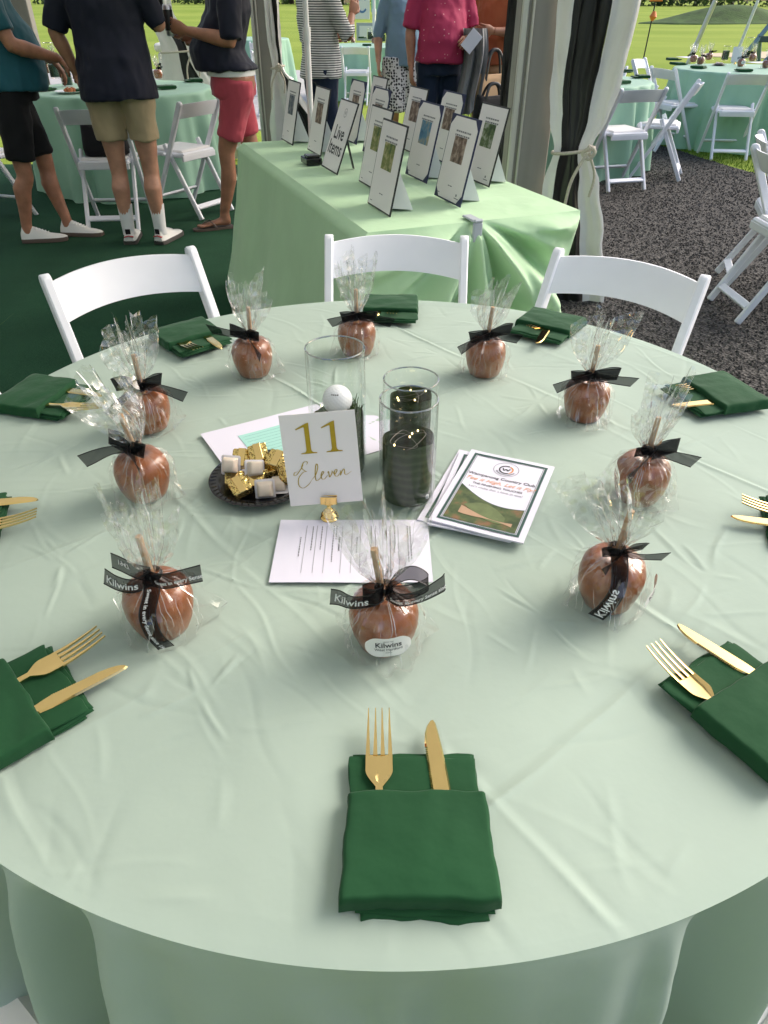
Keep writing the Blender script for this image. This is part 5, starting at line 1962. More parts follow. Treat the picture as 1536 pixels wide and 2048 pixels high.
frm, P = paper('form_sheet', 'white acknowledgement form with printed lines behind the front apple', 'form', (-0.150, 0.680), (1, 0.004), 0.216, 0.136, TZ + 0.0026, curl=0.0003)
mb = MB()
for x in (0.040, 0.055, 0.069, 0.092, 0.106, 0.118, 0.150, 0.172):
    rect(mb, P, x, 0.018, x + 0.0005, 0.122, 0.0003)
part('ruled_line', mb, 'grey_ink', frm, smooth=False)
rnd = random.Random(4)
mb = MB()
for x, y0, y1 in ((0.033, 0.055, 0.095), (0.049, 0.065, 0.120), (0.062, 0.070, 0.120), (0.079, 0.040, 0.122), (0.083, 0.090, 0.122), (0.113, 0.062, 0.095), (0.133, 0.05, 0.12), (0.139, 0.03, 0.12), (0.160, 0.03, 0.12), (0.166, 0.06, 0.12), (0.185, 0.04, 0.12), (0.189, 0.05, 0.12)):
    y = y1
    while y > y0:
        l = rnd.uniform(0.002, 0.006)
        rect(mb, P, x, y - l, x + 0.0013, y, 0.0003)
        y -= l + 0.0012
part('small_print', mb, 'grey_ink', frm, smooth=False)
mb = MB()
put_text(mb, 'Acknowledgement', lambda x, y: P(0.0875 + y * 0.0042, 0.080 - x * 0.0042), bold=0.02)
part('heading', mb, 'ink', frm, smooth=False)

def booklet(label, c, ux, z, full):
    w, h = 0.140, 0.213
    o, P = paper('booklet', label, 'booklet', c, ux, w, h, z, t=0.0024, curl=0.0006)
    o['group'] = 'programme booklets on the near table'
    m_, b2 = 0.009, 0.0042
    mb = MB()
    def border(x0, y0, x1, y1, t):
        rect(mb, P, x0, y0, x1, y0 + t); rect(mb, P, x0, y1 - t, x1, y1)
        rect(mb, P, x0, y0 + t, x0 + t, y1 - t); rect(mb, P, x1 - t, y0 + t, x1, y1 - t)
    border(m_, m_, w - m_, h - m_, b2)
    border(m_ + b2 + 0.0012, m_ + b2 + 0.0012, w - m_ - b2 - 0.0012, h - m_ - b2 - 0.0012, 0.0007)
    part('cover_border', mb, 'green_ink', o, smooth=False)
    if not full:
        return o
    x0, x1, y0 = m_ + b2 + 0.003, w - m_ - b2 - 0.003, m_ + b2 + 0.003
    def hill(u_):
        return 0.094 - 0.016 * math.sin(u_ * 3.0 - 0.25) + 0.014 * (1 - u_) ** 3 - 0.010 * u_ * u_
    def band(mb, f0, f1, xa=0.0, xb=1.0, l=0.0004, n=24):
        vs, fs = [], []
        for i in range(n + 1):
            q = xa + (xb - xa) * i / n
            x = x0 + (x1 - x0) * q
            vs += [P(x, f0(q), l), P(x, f1(q), l)]
        fs = [(2 * i, 2 * i + 2, 2 * i + 3, 2 * i + 1) for i in range(n)]
        mb.add(vs, fs)
    mb = MB(); band(mb, lambda q: y0, lambda q: hill(q) - 0.004); ph = part('cover_photo', mb, 'print_links', o, smooth=False)
    mb = MB(); band(mb, lambda q: hill(q) - 0.004, lambda q: hill(q) - 0.0024); part('cover_curve', mb, 'green_ink', o, smooth=False)
    mb = MB(); band(mb, lambda q: 0.044 - 0.020 * (q - 0.45) + 0.011 * math.cos(q * 5), lambda q: 0.052 - 0.020 * (q - 0.45) + 0.018 * math.sin(max(0, min(1, (q - 0.18) / 0.62)) * math.pi), 0.18, 0.80, 0.0008); part('putting_green', mb, simple('print green', (0.12, 0.16, 0.06), 0.6, var=0.2, vscale=60), ph, smooth=False)
    mb = MB(); band(mb, lambda q: 0.034 - 0.012 * (q - 0.4) - 0.003 * math.sin(q * 7), lambda q: 0.044 - 0.016 * (q - 0.45) + 0.006 * math.cos(q * 5), 0.16, 0.92, 0.0009); part('bunker', mb, simple('print sand', (0.42, 0.27, 0.17), 0.6, var=0.1, vscale=60), ph, smooth=False)
    # club roundel
    cx, cy = w * 0.50, 0.174
    def ringm(mb, r0, r1, a0, a1, n=40, l=0.0004):
        vs, fs = [], []
        for i in range(n + 1):
            a = a0 + (a1 - a0) * i / n
            vs += [P(cx + r0 * math.cos(a), cy + r0 * math.sin(a), l), P(cx + r1 * math.cos(a), cy + r1 * math.sin(a), l)]
        fs = [(2 * i, 2 * i + 1, 2 * i + 3, 2 * i + 2) for i in range(n)]
        mb.add(vs, fs)
    mb = MB(); ringm(mb, 0.0198, 0.0204, 0, 2 * math.pi); ringm(mb, 0.0095, 0.0118, R(70), R(300))
    for dx0, dx1, dy0, dy1 in ((-0.0058, -0.0030, 0.0035, -0.0035), (-0.0030, 0.0, -0.0035, 0.0022), (0.0, 0.0030, 0.0022, -0.0035), (0.0030, 0.0058, -0.0035, 0.0035)):
        s = 0.0011
        mb.add([P(cx + dx0 - s, cy + dy0), P(cx + dx0 + s, cy + dy0), P(cx + dx1 + s, cy + dy1), P(cx + dx1 - s, cy + dy1)], [(0, 1, 2, 3) if dy1 > dy0 else (3, 2, 1, 0)])
    for k in range(18):
        a = R(205 + k * 7.5)
        mb.add([P(cx + 0.0142 * math.cos(a), cy + 0.0142 * math.sin(a)), P(cx + 0.0170 * math.cos(a), cy + 0.0170 * math.sin(a)), P(cx + 0.0168 * math.cos(a + 0.07), cy + 0.0168 * math.sin(a + 0.07)), P(cx + 0.0142 * math.cos(a + 0.07), cy + 0.0142 * math.sin(a + 0.07))], [(0, 1, 2, 3)])
    part('roundel', mb, 'ink', o, smooth=False)
    mb = MB(); ringm(mb, 0.0095, 0.0118, R(-55), R(65)); part('roundel_arc', mb, 'orange_ink', o, smooth=False)
    def line(s, y, size, mat, **kw):
        mb = MB(); put_text(mb, s, lambda x, yy: P(w / 2 + x * size, y + yy * size), **kw); part('lettering', mb, mat, o, smooth=False)
    line('Wampanoag Country Club', 0.1415, 0.0098, 'ink', bold=0.012)
    line('Tee it High, Let it Fly!', 0.1270, 0.0125, 'orange_ink', shear=0.45)
    line('THE FINISHING TOUCHES', 0.1165, 0.0068, 'ink', bold=0.015)
    line("Let's make this a hole in one!", 0.1070, 0.0072, 'grey_ink')
    return o
bu = Vector((0.963, -0.270, 0))
booklet('bottom booklet of the stack, slipped to the left under the others', (0.050, 0.815), (0.90, -0.36), TZ + 0.0022, False)
booklet('middle booklet of the stack, only its edges showing', (0.064, 0.800), (0.93, -0.300), TZ + 0.0056, False)
booklet('top booklet of the stack with a golf course cover', (0.066, 0.806), (0.914, -0.385), TZ + 0.0092, True)

# ------------------------------------------------------------------ auction signs
ARZ = math.atan2(AU.y, AU.x)
def sign(label, x, y, style, pic, lean=13, title=2, logo=False):
    t = thing('auction_sign', label, 'sign', (x, y, TZ + 0.004), rot=(R(-lean), 0, ARZ), group='small signs on the auction table')
    W, H = (0.222, 0.286) if style != 'plain' else (0.216, 0.280)
    mb = MB(); cbox(mb, (0, 0, H / 2), (W, 0.005, H), 0.001)
    part('backing_board', mb, {'black': 'frame_black', 'blue': 'dark_blue', 'plain': 'frame_black', 'live': 'frame_black'}[style], t, smooth=False)
    iw, b2 = W / 2 - 0.006, 0.006
    z0, z1 = 0.006, H - 0.006
    if style == 'blue':
        c = 0.030
        poly = [(-iw + c, z0), (iw - c, z0), (iw, z0 + c), (iw, z1 - c), (iw - c, z1), (-iw + c, z1), (-iw, z1 - c), (-iw, z0 + c)]
    else:
        poly = [(-iw, z0), (iw, z0), (iw, z1), (-iw, z1)]
    mb = MB()
    n = len(poly)
    vs = [(a, -0.0026, b3) for a, b3 in poly] + [(a, -0.0034, b3) for a, b3 in poly]
    mb.add(vs, [tuple(range(n, 2 * n))] + [(i, (i + 1) % n, n + (i + 1) % n, n + i) for i in range(n)])
    pp = part('sheet', mb, 'card', t, smooth=False)
    yy = -0.0038
    def rc(mb, a, b3, c, d, y=yy):
        mb.add([(a, y, b3), (c, y, b3), (c, y, d), (a, y, d)], [(0, 1, 2, 3)])
    if style == 'live':
        mb = MB()
        for s, z in (('Live', 0.130), ('Items', 0.068)):
            put_text(mb, s, lambda px, py: (px * 0.078 - 0.002, yy, z + py * 0.078), bold=0.014)
        part('lettering', mb, 'ink', t, smooth=False)
        mb = MB()
        for k in range(24):
            a0, a1 = 2 * math.pi * k / 24, 2 * math.pi * (k + 1) / 24
            mb.add([(0.016 * math.cos(a0), yy, 0.236 + 0.016 * math.sin(a0)), (0.018 * math.cos(a0), yy, 0.236 + 0.018 * math.sin(a0)), (0.018 * math.cos(a1), yy, 0.236 + 0.018 * math.sin(a1)), (0.016 * math.cos(a1), yy, 0.236 + 0.016 * math.sin(a1))], [(0, 1, 2, 3)])
        put_text(mb, 'W', lambda px, py: (px * 0.02, yy, 0.229 + py * 0.02))
        part('emblem', mb, 'grey_ink', t, smooth=False)
    else:
        rnd = random.Random(int(x * 1000 + y * 77))
        mb = MB()
        for k in range(title):
            xx = -0.058 + rnd.uniform(0, 0.012)
            while xx < 0.055:
                l = rnd.uniform(0.006, 0.016)
                rc(mb, xx, 0.232 - 0.013 * k, xx + l, 0.2375 - 0.013 * k)
                xx += l + 0.003
        part('title_print', mb, 'grey_ink', t, smooth=False)
        mb = MB()
        rc(mb, -0.048, 0.132, 0.048, 0.218)
        part('photo', mb, PICS[pic], t, smooth=False)
        mb = MB()
        rc(mb, -0.016, 0.052, -0.002, 0.0555); rc(mb, 0.001, 0.052, 0.016, 0.0555)
        rc(mb, -0.088, 0.018, -0.070, 0.0205)
        if logo:
            rc(mb, 0.052, 0.020, 0.086, 0.023); rc(mb, 0.060, 0.028, 0.070, 0.036)
        part('small_print', mb, 'grey_ink', t, smooth=False)
    # easel back: wedge folded from card, undoing the lean so its foot rests on the table
    ln = R(lean)
    top = Vector((0, 0.003, 0.190))
    def loc(yw, zw):       # world-vertical plane coordinates -> local (rotate back by the lean)
        return Vector((0, yw * math.cos(ln) - zw * math.sin(ln), yw * math.sin(ln) + zw * math.cos(ln)))
    foot = loc(0.115, 0.0)
    mb = MB()
    e0, e1 = 0.016, 0.042
    if style == 'live':
        bar(mb, top, foot, 0.022, 0.004, 0.001, (0, 1, 0))
        part('easel_leg', mb, 'frame_black', t, smooth=False)
    else:
        f0 = loc(0.018, 0.0)
        for s in (-1, 1):
            mb.add([(s * e0, top.y, top.z), (s * e1, foot.y, foot.z), (s * e1 * 0.55, 0.003, 0.012), (s * e0 * 0.8, 0.003, 0.17)], [(0, 1, 2, 3)])
        mb.add([(-e0, top.y, top.z), (e0, top.y, top.z), (e1, foot.y, foot.z), (-e1, foot.y, foot.z), (-e0, top.y + .002, top.z + .002), (e0, top.y + .002, top.z + .002), (e1, foot.y + .002, foot.z + 0.001), (-e1, foot.y + .002, foot.z + .001)],
               [(0, 1, 2, 3), (4, 7, 6, 5), (0, 4, 5, 1), (2, 6, 7, 3), (1, 5, 6, 2), (3, 7, 4, 0)])
        part('easel', mb, 'foam', t, smooth=False)
    return t
sign('black-edged auction sign with a dark photo, farthest left on the green cloth', -0.515, 4.15, 'black', 0)
sign('black-edged auction sign with a tall dark bottle photo, behind the small black box', -0.345, 3.83, 'black', 4)
sign('auction sign reading Live Items in large black letters', -0.243, 3.40, 'live', 0, lean=22)
sign('navy-cornered auction sign peeking out behind the Live Items sign', -0.185, 4.18, 'blue', 4)
sign('auction sign farthest back, only its top showing below the far chair', -0.075, 4.46, 'plain', 0)
sign('navy-cornered auction sign in the middle, left of the hanging arm', -0.065, 3.79, 'blue', 4)
sign('black-edged auction sign half hidden behind the front garden photo sign', -0.062, 3.07, 'black', 1)
sign('black-edged auction sign with a yellow garden photo, nearest the front left', -0.018, 2.68, 'black', 1)
sign('auction sign at the back below the raspberry shirt', 0.115, 3.90, 'plain', 4)
sign('navy-cornered auction sign with a blue coast photo', 0.137, 3.23, 'blue', 2)
sign('navy-cornered auction sign with a sepia photo, behind the coast one', 0.262, 3.63, 'blue', 4)
sign('navy-cornered auction sign nearest the front edge with a dark emblem photo', 0.240, 2.82, 'blue', 4, logo=True)
sign('black-edged auction sign with a woodland photo, farthest right on the table', 0.388, 3.16, 'black', 3, logo=True)
o = thing('small_box', 'small black box on the auction cloth in front of the bottle sign', 'box', (-0.335, 3.56, TZ + 0.004), ARZ)
mb = MB(); cbox(mb, (0, 0, 0.014), (0.10, 0.075, 0.028), 0.003); part('tray', mb, 'black_plastic', o)
mb = MB(); cbox(mb, (0.012, 0, 0.034), (0.06, 0.06, 0.012), 0.003); part('lid', mb, 'black_plastic', o)

# ------------------------------------------------------------------ people
def hand(mb, w, d, n, side, curl=0.5, sp=0.10):
    """palm and five fingers: w wrist, d pointing direction, n palm normal, side +1/-1 for the thumb side"""
    w, d, n = Vector(w), Vector(d).normalized(), Vector(n)
    n = (n - d * n.dot(d)).normalized()
    s = d.cross(n) * side
    tube(mb, [w - d * 0.03, w + d * 0.005, w + d * 0.04, w + d * 0.080, w + d * 0.090], [(0.027, 0.021), (0.028, 0.020), (0.040, 0.017), (0.041, 0.014), (0.034, 0.009)], 12, up=n)
    for k, (off, ln) in enumerate(((0.030, 0.072), (0.010, 0.080), (-0.010, 0.075), (-0.029, 0.060))):
        b0 = w + d * 0.078 + s * off
        dd = (d + s * (off * sp * 12) * 0.25).normalized()
        p, pts, a = b0, [b0 - d * 0.02, b0], 0.0
        for seg in (0.45, 0.30, 0.25):
            a += curl * 0.9
            q = dd * math.cos(a) + n * math.sin(a)
            p = p + q * ln * seg
            pts.append(p)
        tube(mb, pts, [0.0095, 0.0095, 0.0088, 0.0080, 0.0062], 8)
    b0 = w + d * 0.022 + s * 0.026
    p1 = b0 + (d * 0.6 + s * 0.75 + n * 0.25).normalized() * 0.036
    p2 = p1 + (d * 0.85 + s * 0.25 + n * (0.35 + curl * 0.5)).normalized() * 0.030
    p3 = p2 + (d * 0.85 + n * (0.4 + curl * 0.6)).normalized() * 0.024
    tube(mb, [b0 - s * 0.012, b0, p1, p2, p3], [0.013, 0.013, 0.0112, 0.0098, 0.0072], 8)

def shoe(t, p, ang, style):
    """p: heel centre on the ground, ang: toe heading"""
    c, s = math.cos(ang), math.sin(ang)
    T = lambda x, y, z: (p[0] + x * s + y * c, p[1] - x * c + y * s, p[2] + z)
    st = [(-0.050, 0.032, 0.062), (-0.034, 0.041, 0.100), (0.0, 0.043, 0.104), (0.04, 0.043, 0.098), (0.09, 0.045, 0.076), (0.14, 0.047, 0.052), (0.19, 0.046, 0.044), (0.225, 0.036, 0.036), (0.243, 0.020, 0.028)]
    if style in ('white', 'trainer'):
        up, so = MB(), MB()
        r1, r2 = [], []
        for y, hw, h in st:
            r1.append([T(hw * math.cos(a) * (1 if math.sin(a) < 0.3 else 0.86), y, 0.022 + max(0, math.sin(a)) * (h - 0.022) if math.sin(a) > 0 else 0.022 + 0.004 * math.sin(a)) for a in np.linspace(0, 2 * math.pi, 15)[:-1]])
            hw2 = hw + 0.004
            r2.append([T(-hw2, y, 0.0), T(hw2, y, 0.0), T(hw2, y, 0.020), T(hw2 - 0.003, y, 0.025), T(-hw2 + 0.003, y, 0.025), T(-hw2, y, 0.020)])
        loft(up, r1); loft(so, r2)
        u = part('shoe', up.shift(t.location), 'shoe_white', t)
        part('sole', so.shift(t.location), 'shoe_sole' if style == 'trainer' else 'flipflop', u)
        lc = MB()
        for k in range(5):
            yk = 0.055 + k * 0.018
            tube(lc, [T(-0.022, yk, 0.082 - k * 0.0062), T(0, yk + 0.004, 0.090 - k * 0.0066), T(0.022, yk, 0.082 - k * 0.0062)], 0.0026, 6)
        part('lace', lc.shift(t.location), 'white_plastic', u)
        if style == 'trainer':
            tr = MB()
            tube(tr, [T(-0.030, -0.046, 0.050), T(0, -0.050, 0.058), T(0.030, -0.046, 0.050)], [(0.010, 0.004)] * 3, 8)
            part('heel_trim', tr.shift(t.location), 'shoe_red', u)
            tr = MB()
            cbox(tr, (0, 0, 0), (0.034, 0.006, 0.034), 0.003, Matrix.Translation(T(0, -0.046, 0.084)) @ Matrix.Rotation(ang - math.pi / 2, 4, 'Z'))
            part('heel_tab', tr.shift(t.location), 'black_cloth', u)
    else:
        so, sp = MB(), MB()
        rr = []
        for y, hw, h in st:
            rr.append([T(-hw, y, 0.0), T(hw, y, 0.0), T(hw, y, 0.014), T(-hw, y, 0.014)])
        loft(so, rr)
        u = part('flip_flop_sole', so.shift(t.location), 'flipflop', t)
        for sg in (-1, 1):
            tube(sp, catmull([T(0.012, 0.190, 0.014), T(0.010, 0.165, 0.044), T(sg * 0.030, 0.115, 0.058), T(sg * 0.044, 0.075, 0.016)], 6), [(0.006, 0.0028)] * 19, 8)
        part('strap', sp.shift(t.location), 'flipflop', u)

def person(label, at, face, skin, shirt, legs, hair='hair_dark', feet=((-0.10, 0.0), (0.10, 0.0)), toe=(0, 0), arms=None, hem=0.86, leg_hem=0.56,
           shoes='white', belly=0.0, sleeve=0.30, lean=0.0, socks=0.0, belt=None, s=1.0, build=1.0, skirt=False, seed=0, hands=(True, True), untuck=True):
    """at: ground point under the hips; face: heading of the chest (dx, dy); everything modelled in world space"""
    ang = math.atan2(face[1], face[0])
    fw = Vector((math.cos(ang), math.sin(ang), 0))
    rt = Vector((fw.y, -fw.x, 0))
    B = Vector((at[0], at[1], 0))
    t = thing('person', label, 'person', B)
    def W(x, y, z):
        return B + rt * (x * s) + fw * (y * s) + Vector((0, 0, z * s + 0.008))
    up = Vector((0, 0, 1))
    b = MB()
    hip = [(-0.095 * build, 0), (0.095 * build, 0)]
    for k, sg in ((0, -1), (1, 1)):
        fx, fy = feet[k]
        hx = 0.092 * sg * build
        an = W(fx, fy - 0.02, 0.085)
        hp = W(hx, 0, 0.90)
        kn = (hp * 0.46 + an * 0.54) + fw * 0.022
        calf = kn.lerp(an, 0.32) - fw * 0.016
        tube(b, [hp + up * 0.06, hp, hp.lerp(kn, 0.5) + fw * 0.008, kn + up * 0.05, kn, kn - up * 0.055, calf, kn.lerp(an, 0.68) - fw * 0.006, an + up * 0.03, an, an - up * 0.045],
             [0.095 * build, 0.090 * build, 0.076 * build, 0.058, 0.055, 0.052, 0.057 * (0.6 + 0.4 * build), 0.043, 0.035, 0.036, 0.034], 14)
        ta = ang + R(toe[k])
        td = Vector((math.cos(ta), math.sin(ta), 0))
        g = Vector((an.x, an.y, 0.012 if shoes != 'flip' else 0.026))
        tube(b, [g - td * 0.035 + up * 0.03, g + up * 0.032, g + td * 0.07 + up * 0.026, g + td * 0.14 + up * 0.015, g + td * 0.19 + up * 0.011], [(0.028, 0.026), (0.030, 0.034), (0.033, 0.022), (0.038, 0.012), (0.030, 0.009)], 12)
        if shoes == 'flip':
            sd = Vector((td.y, -td.x, 0))
            for q in range(5):
                o_ = g + td * (0.185 - 0.010 * abs(q - 1.2)) + sd * ((q - 2) * 0.0155 * (1 if sg > 0 else -1)) + up * 0.012
                tube(b, [o_, o_ + td * 0.024, o_ + td * 0.036 - up * 0.003], [0.0085, 0.0085, 0.006], 8)
        shoe(t, (an.x, an.y, 0.009), ta, shoes)
        if socks:
            m_ = MB()
            tube(m_, [g + up * 0.055, an + up * 0.02, an.lerp(kn, socks * 0.5), an.lerp(kn, socks)], [0.041, 0.041, 0.044, 0.049], 16)
            part('sock', m_.shift(B), 'white_cloth', t)
    # trunk
    lo = Vector((fw.x, fw.y, 0)) * (lean * s)
    rings = [(0.86, 0.165, 0.120, 0.0), (0.95, 0.172, 0.125, 0.0), (1.05, 0.155, 0.115, 0.015 + belly * 0.5), (1.15, 0.160, 0.118, 0.015 + belly * 0.4), (1.27, 0.178, 0.122, 0.008), (1.38, 0.185, 0.108, 0.0), (1.45, 0.150, 0.082, -0.01), (1.50, 0.075, 0.062, -0.01), (1.56, 0.058, 0.058, 0.005)]
    rr = []
    for z, rx, ry, oy in rings:
        k = max(0, z - 0.9)
        rr.append([W(rx * build * math.cos(a), oy + (ry * build + (belly * 0.55 if 0.98 < z < 1.2 else 0) * max(0, math.sin(a))) * math.sin(a), z) + lo * k for a in np.linspace(0, 2 * math.pi, 21)[:-1]])
    loft(b, rr)
    hd = W(0, 0.020, 1.66) + lo * 0.8
    tube(b, [W(0, -0.005, 1.48) + lo * 0.6, W(0, 0.0, 1.54) + lo * 0.66, W(0, 0.010, 1.60) + lo * 0.72], [0.062, 0.056, 0.056], 14)
    hr = []
    for z, rx, ry, oy in ((-0.115, 0.032, 0.036, 0.042), (-0.100, 0.050, 0.062, 0.026), (-0.06, 0.066, 0.086, 0.008), (0.0, 0.075, 0.096, 0.0), (0.05, 0.074, 0.096, -0.004), (0.09, 0.058, 0.078, -0.006), (0.112, 0.030, 0.042, -0.006)):
        hr.append([hd + rt * (rx * math.cos(a)) + fw * (oy + ry * math.sin(a)) + up * z for a in np.linspace(0, 2 * math.pi, 19)[:-1]])
    loft(b, hr)
    tube(b, [hd + fw * 0.088 + up * 0.022, hd + fw * 0.106 - up * 0.012, hd + fw * 0.098 - up * 0.024], [0.010, 0.016, 0.012], 10)
    for sg in (-1, 1):
        tube(b, [hd + rt * (sg * 0.072) + up * 0.024, hd + rt * (sg * 0.084) + up * 0.004 - fw * 0.006, hd + rt * (sg * 0.074) - up * 0.028], [(0.008, 0.014), (0.010, 0.020), (0.008, 0.012)], 10)
    # arms
    arm_pts = []
    for k, sg in ((0, -1), (1, 1)):
        el, wr, pdir, pn, curl = arms[k]
        sh = W(sg * 0.185 * build, -0.005, 1.42) + lo * 0.5
        el, wr = W(*el), W(*wr)
        tube(b, [W(sg * 0.12 * build, 0, 1.41) + lo * 0.5, sh, sh.lerp(el, 0.35), el.lerp(sh, 0.12), el, el.lerp(wr, 0.25), el.lerp(wr, 0.7), wr], [0.060, 0.058, 0.052, 0.043, 0.042, 0.046, 0.034, 0.028], 14)
        arm_pts.append((sh, el, wr))
    skin_mb = fuse(b, 0.0105, 5)
    for k, sg in ((0, -1), (1, 1)):
        if hands[k]:
            el, wr, pdir, pn, curl = arms[k]
            d = rt * pdir[0] + fw * pdir[1] + up * pdir[2]
            n = rt * pn[0] + fw * pn[1] + up * pn[2]
            hand(skin_mb, arm_pts[k][2], d, n, -sg, curl)
    body = part('body', skin_mb.shift(B), skin, t, angle=0)
    # face
    for sg in (-1, 1):
        m_ = MB()
        c = hd + rt * (sg * 0.031) + fw * 0.084 + up * 0.018
        tube(m_, [c - fw * 0.008, c, c + fw * 0.007], [0.013, 0.012, 0.004], 10)
        part('eye', m_.shift(B), 'shoe_white', body)
    m_ = MB()
    c = hd + fw * 0.083 - up * 0.052
    tube(m_, [c - rt * 0.022, c + fw * 0.008, c + rt * 0.022], [(0.004, 0.003), (0.006, 0.006), (0.004, 0.003)], 8)
    part('mouth', m_.shift(B), 'skin_tan', body)
    m_ = MB()
    rr = []
    for z, k in ((0.0, 1.04), (0.04, 1.07), (0.08, 1.05), (0.105, 0.8), (0.122, 0.35)):
        rr.append([hd + rt * (0.077 * k * math.cos(a)) + fw * (-0.014 + 0.092 * k * math.sin(a)) + up * (z + (0.05 if math.sin(a) > 0.35 and z < 0.06 else 0)) for a in np.linspace(0, 2 * math.pi, 21)[:-1]])
    loft(m_, rr)
    part('hair', m_.shift(B), hair, t)
    # shirt
    c_ = MB()
    srings = [(hem, 0.217, 0.178, belly * 0.3), (hem + 0.03, 0.216, 0.176, belly * 0.4), (max(1.0, hem + 0.05), 0.203, 0.164, 0.008 + belly * 0.5), (1.10, 0.194, 0.150, 0.012 + belly * 0.7), (1.2, 0.188, 0.140, 0.010 + belly * 0.3), (1.30, 0.200, 0.140, 0.004), (1.39, 0.205, 0.124, 0.0), (1.45, 0.172, 0.098, -0.008), (1.495, 0.100, 0.080, -0.006)]
    rr = []
    for z, rx, ry, oy in srings:
        k = max(0, z - 0.9)
        rr.append([W(rx * build * math.cos(a), oy + (ry * build + (belly * 0.6 if z < 1.25 else 0) * max(0, math.sin(a))) * math.sin(a), z) + lo * k for a in np.linspace(0, 2 * math.pi, 25)[:-1]])
    loft(c_, rr)
    for sh, el, wr in arm_pts:
        d = (el - sh)
        L = min(1.0, sleeve / d.length)
        e = sh + d * L
        pts = [sh.lerp(W(0, 0, 1.38) + lo * 0.5, 0.45), sh, sh + d * L * 0.5, e]
        rad = [0.075, 0.078 * build, 0.074, 0.070]
        if sleeve > d.length:
            k = min(1, (sleeve - d.length) / (wr - el).length)
            pts += [el.lerp(wr, k * 0.5), el.lerp(wr, k)]
            rad = [0.075, 0.074 * build, 0.068, 0.058, 0.053, 0.044]
        tube(c_, pts, rad, 16)
    m_ = rumple(fuse(c_, 0.0115, 3), 0.016, 8.0, 4.0, seed)
    sh_ = part('shirt', m_.shift(B), shirt, t, angle=0)
    # collar
    m_ = MB()
    nk = W(0, 0.0, 1.505) + lo * 0.6
    rr = []
    for z, k in ((-0.020, 1.25), (0.0, 1.12), (0.018, 1.08), (0.020, 1.02), (0.0, 1.05)):
        rr.append([nk + rt * (0.068 * k * math.cos(a)) + fw * (0.068 * k * math.sin(a)) + up * (z - 0.012 * math.sin(a)) for a in np.linspace(0, 2 * math.pi, 21)[:-1]])
    loft(m_, rr, cap=False)
    part('collar', m_.shift(B), shirt, sh_)
    # trousers, shorts or skirt
    c_ = MB()
    rr = []
    for z, rx, ry in ((0.84, 0.182, 0.142), (0.90, 0.183, 0.143), (0.95, 0.172, 0.132), (0.99, 0.158, 0.118)):
        q_ = 0.86 if (z > hem + 0.03 and not belt) else 1.0
        rr.append([W(rx * build * q_ * math.cos(a), belly * 0.25 + ry * build * q_ * math.sin(a), z) for a in np.linspace(0, 2 * math.pi, 23)[:-1]])
    loft(c_, rr)
    for k, sg in ((0, -1), (1, 1)):
        fx, fy = feet[k]
        an, hp = W(fx, fy - 0.02, 0.085), W(0.094 * sg * build, 0, 0.90)
        kn = (hp * 0.46 + an * 0.54) + fw * 0.022
        zt = leg_hem * s
        kz = (hp.z - zt) / (hp.z - kn.z)
        if skirt:
            e = hp.lerp(kn, kz)
            tube(c_, [hp + up * 0.02, hp.lerp(e, 0.5), e], [0.135, 0.15, 0.165], 18)
        elif kz <= 1.0:
            e = hp.lerp(kn, kz)
            tube(c_, [hp + up * 0.03, hp - up * 0.03, hp.lerp(e, 0.5), e], [0.106 * build, 0.104 * build, 0.094 * build, 0.086 * build], 18)
        else:
            e = kn.lerp(an, min(0.93, (kn.z - zt) / (kn.z - an.z)))
            tube(c_, [hp + up * 0.03, hp - up * 0.03, hp.lerp(kn, 0.5), kn, kn.lerp(e, 0.5), e], [0.110 * build, 0.108 * build, 0.092 * build, 0.074, 0.068, 0.064], 18)
    m_ = rumple(fuse(c_, 0.0115, 2), 0.012, 9.0, 5.0, seed + 5)
    part('skirt' if skirt else ('shorts' if leg_hem > 0.3 else 'trousers'), m_.shift(B), legs, t, angle=0)
    if belt:
        m_ = MB()
        rr = []
        for z, k in ((0.955, 1.0), (0.958, 1.02), (0.992, 1.02), (0.995, 1.0)):
            rr.append([W(0.186 * build * k * math.cos(a), belly * 0.25 + 0.148 * build * k * math.sin(a), z) for a in np.linspace(0, 2 * math.pi, 33)[:-1]])
        loft(m_, rr)
        bl = part('belt', m_.shift(B), belt, t)
        m_ = MB()
        cbox(m_, (0, 0, 0), (0.045, 0.008, 0.036), 0.003, Matrix.Translation(W(0, belly * 0.25 + 0.153 * build, 0.975)) @ Matrix.Rotation(ang - math.pi / 2, 4, 'Z'))
        part('buckle', m_.shift(B), 'silver', bl)
    return t, W

HANG = lambda sg: ((sg * 0.27, -0.03, 1.12), (sg * 0.28, 0.04, 0.87), (0, 0.15, -1), (-sg, 0, 0), 0.35)
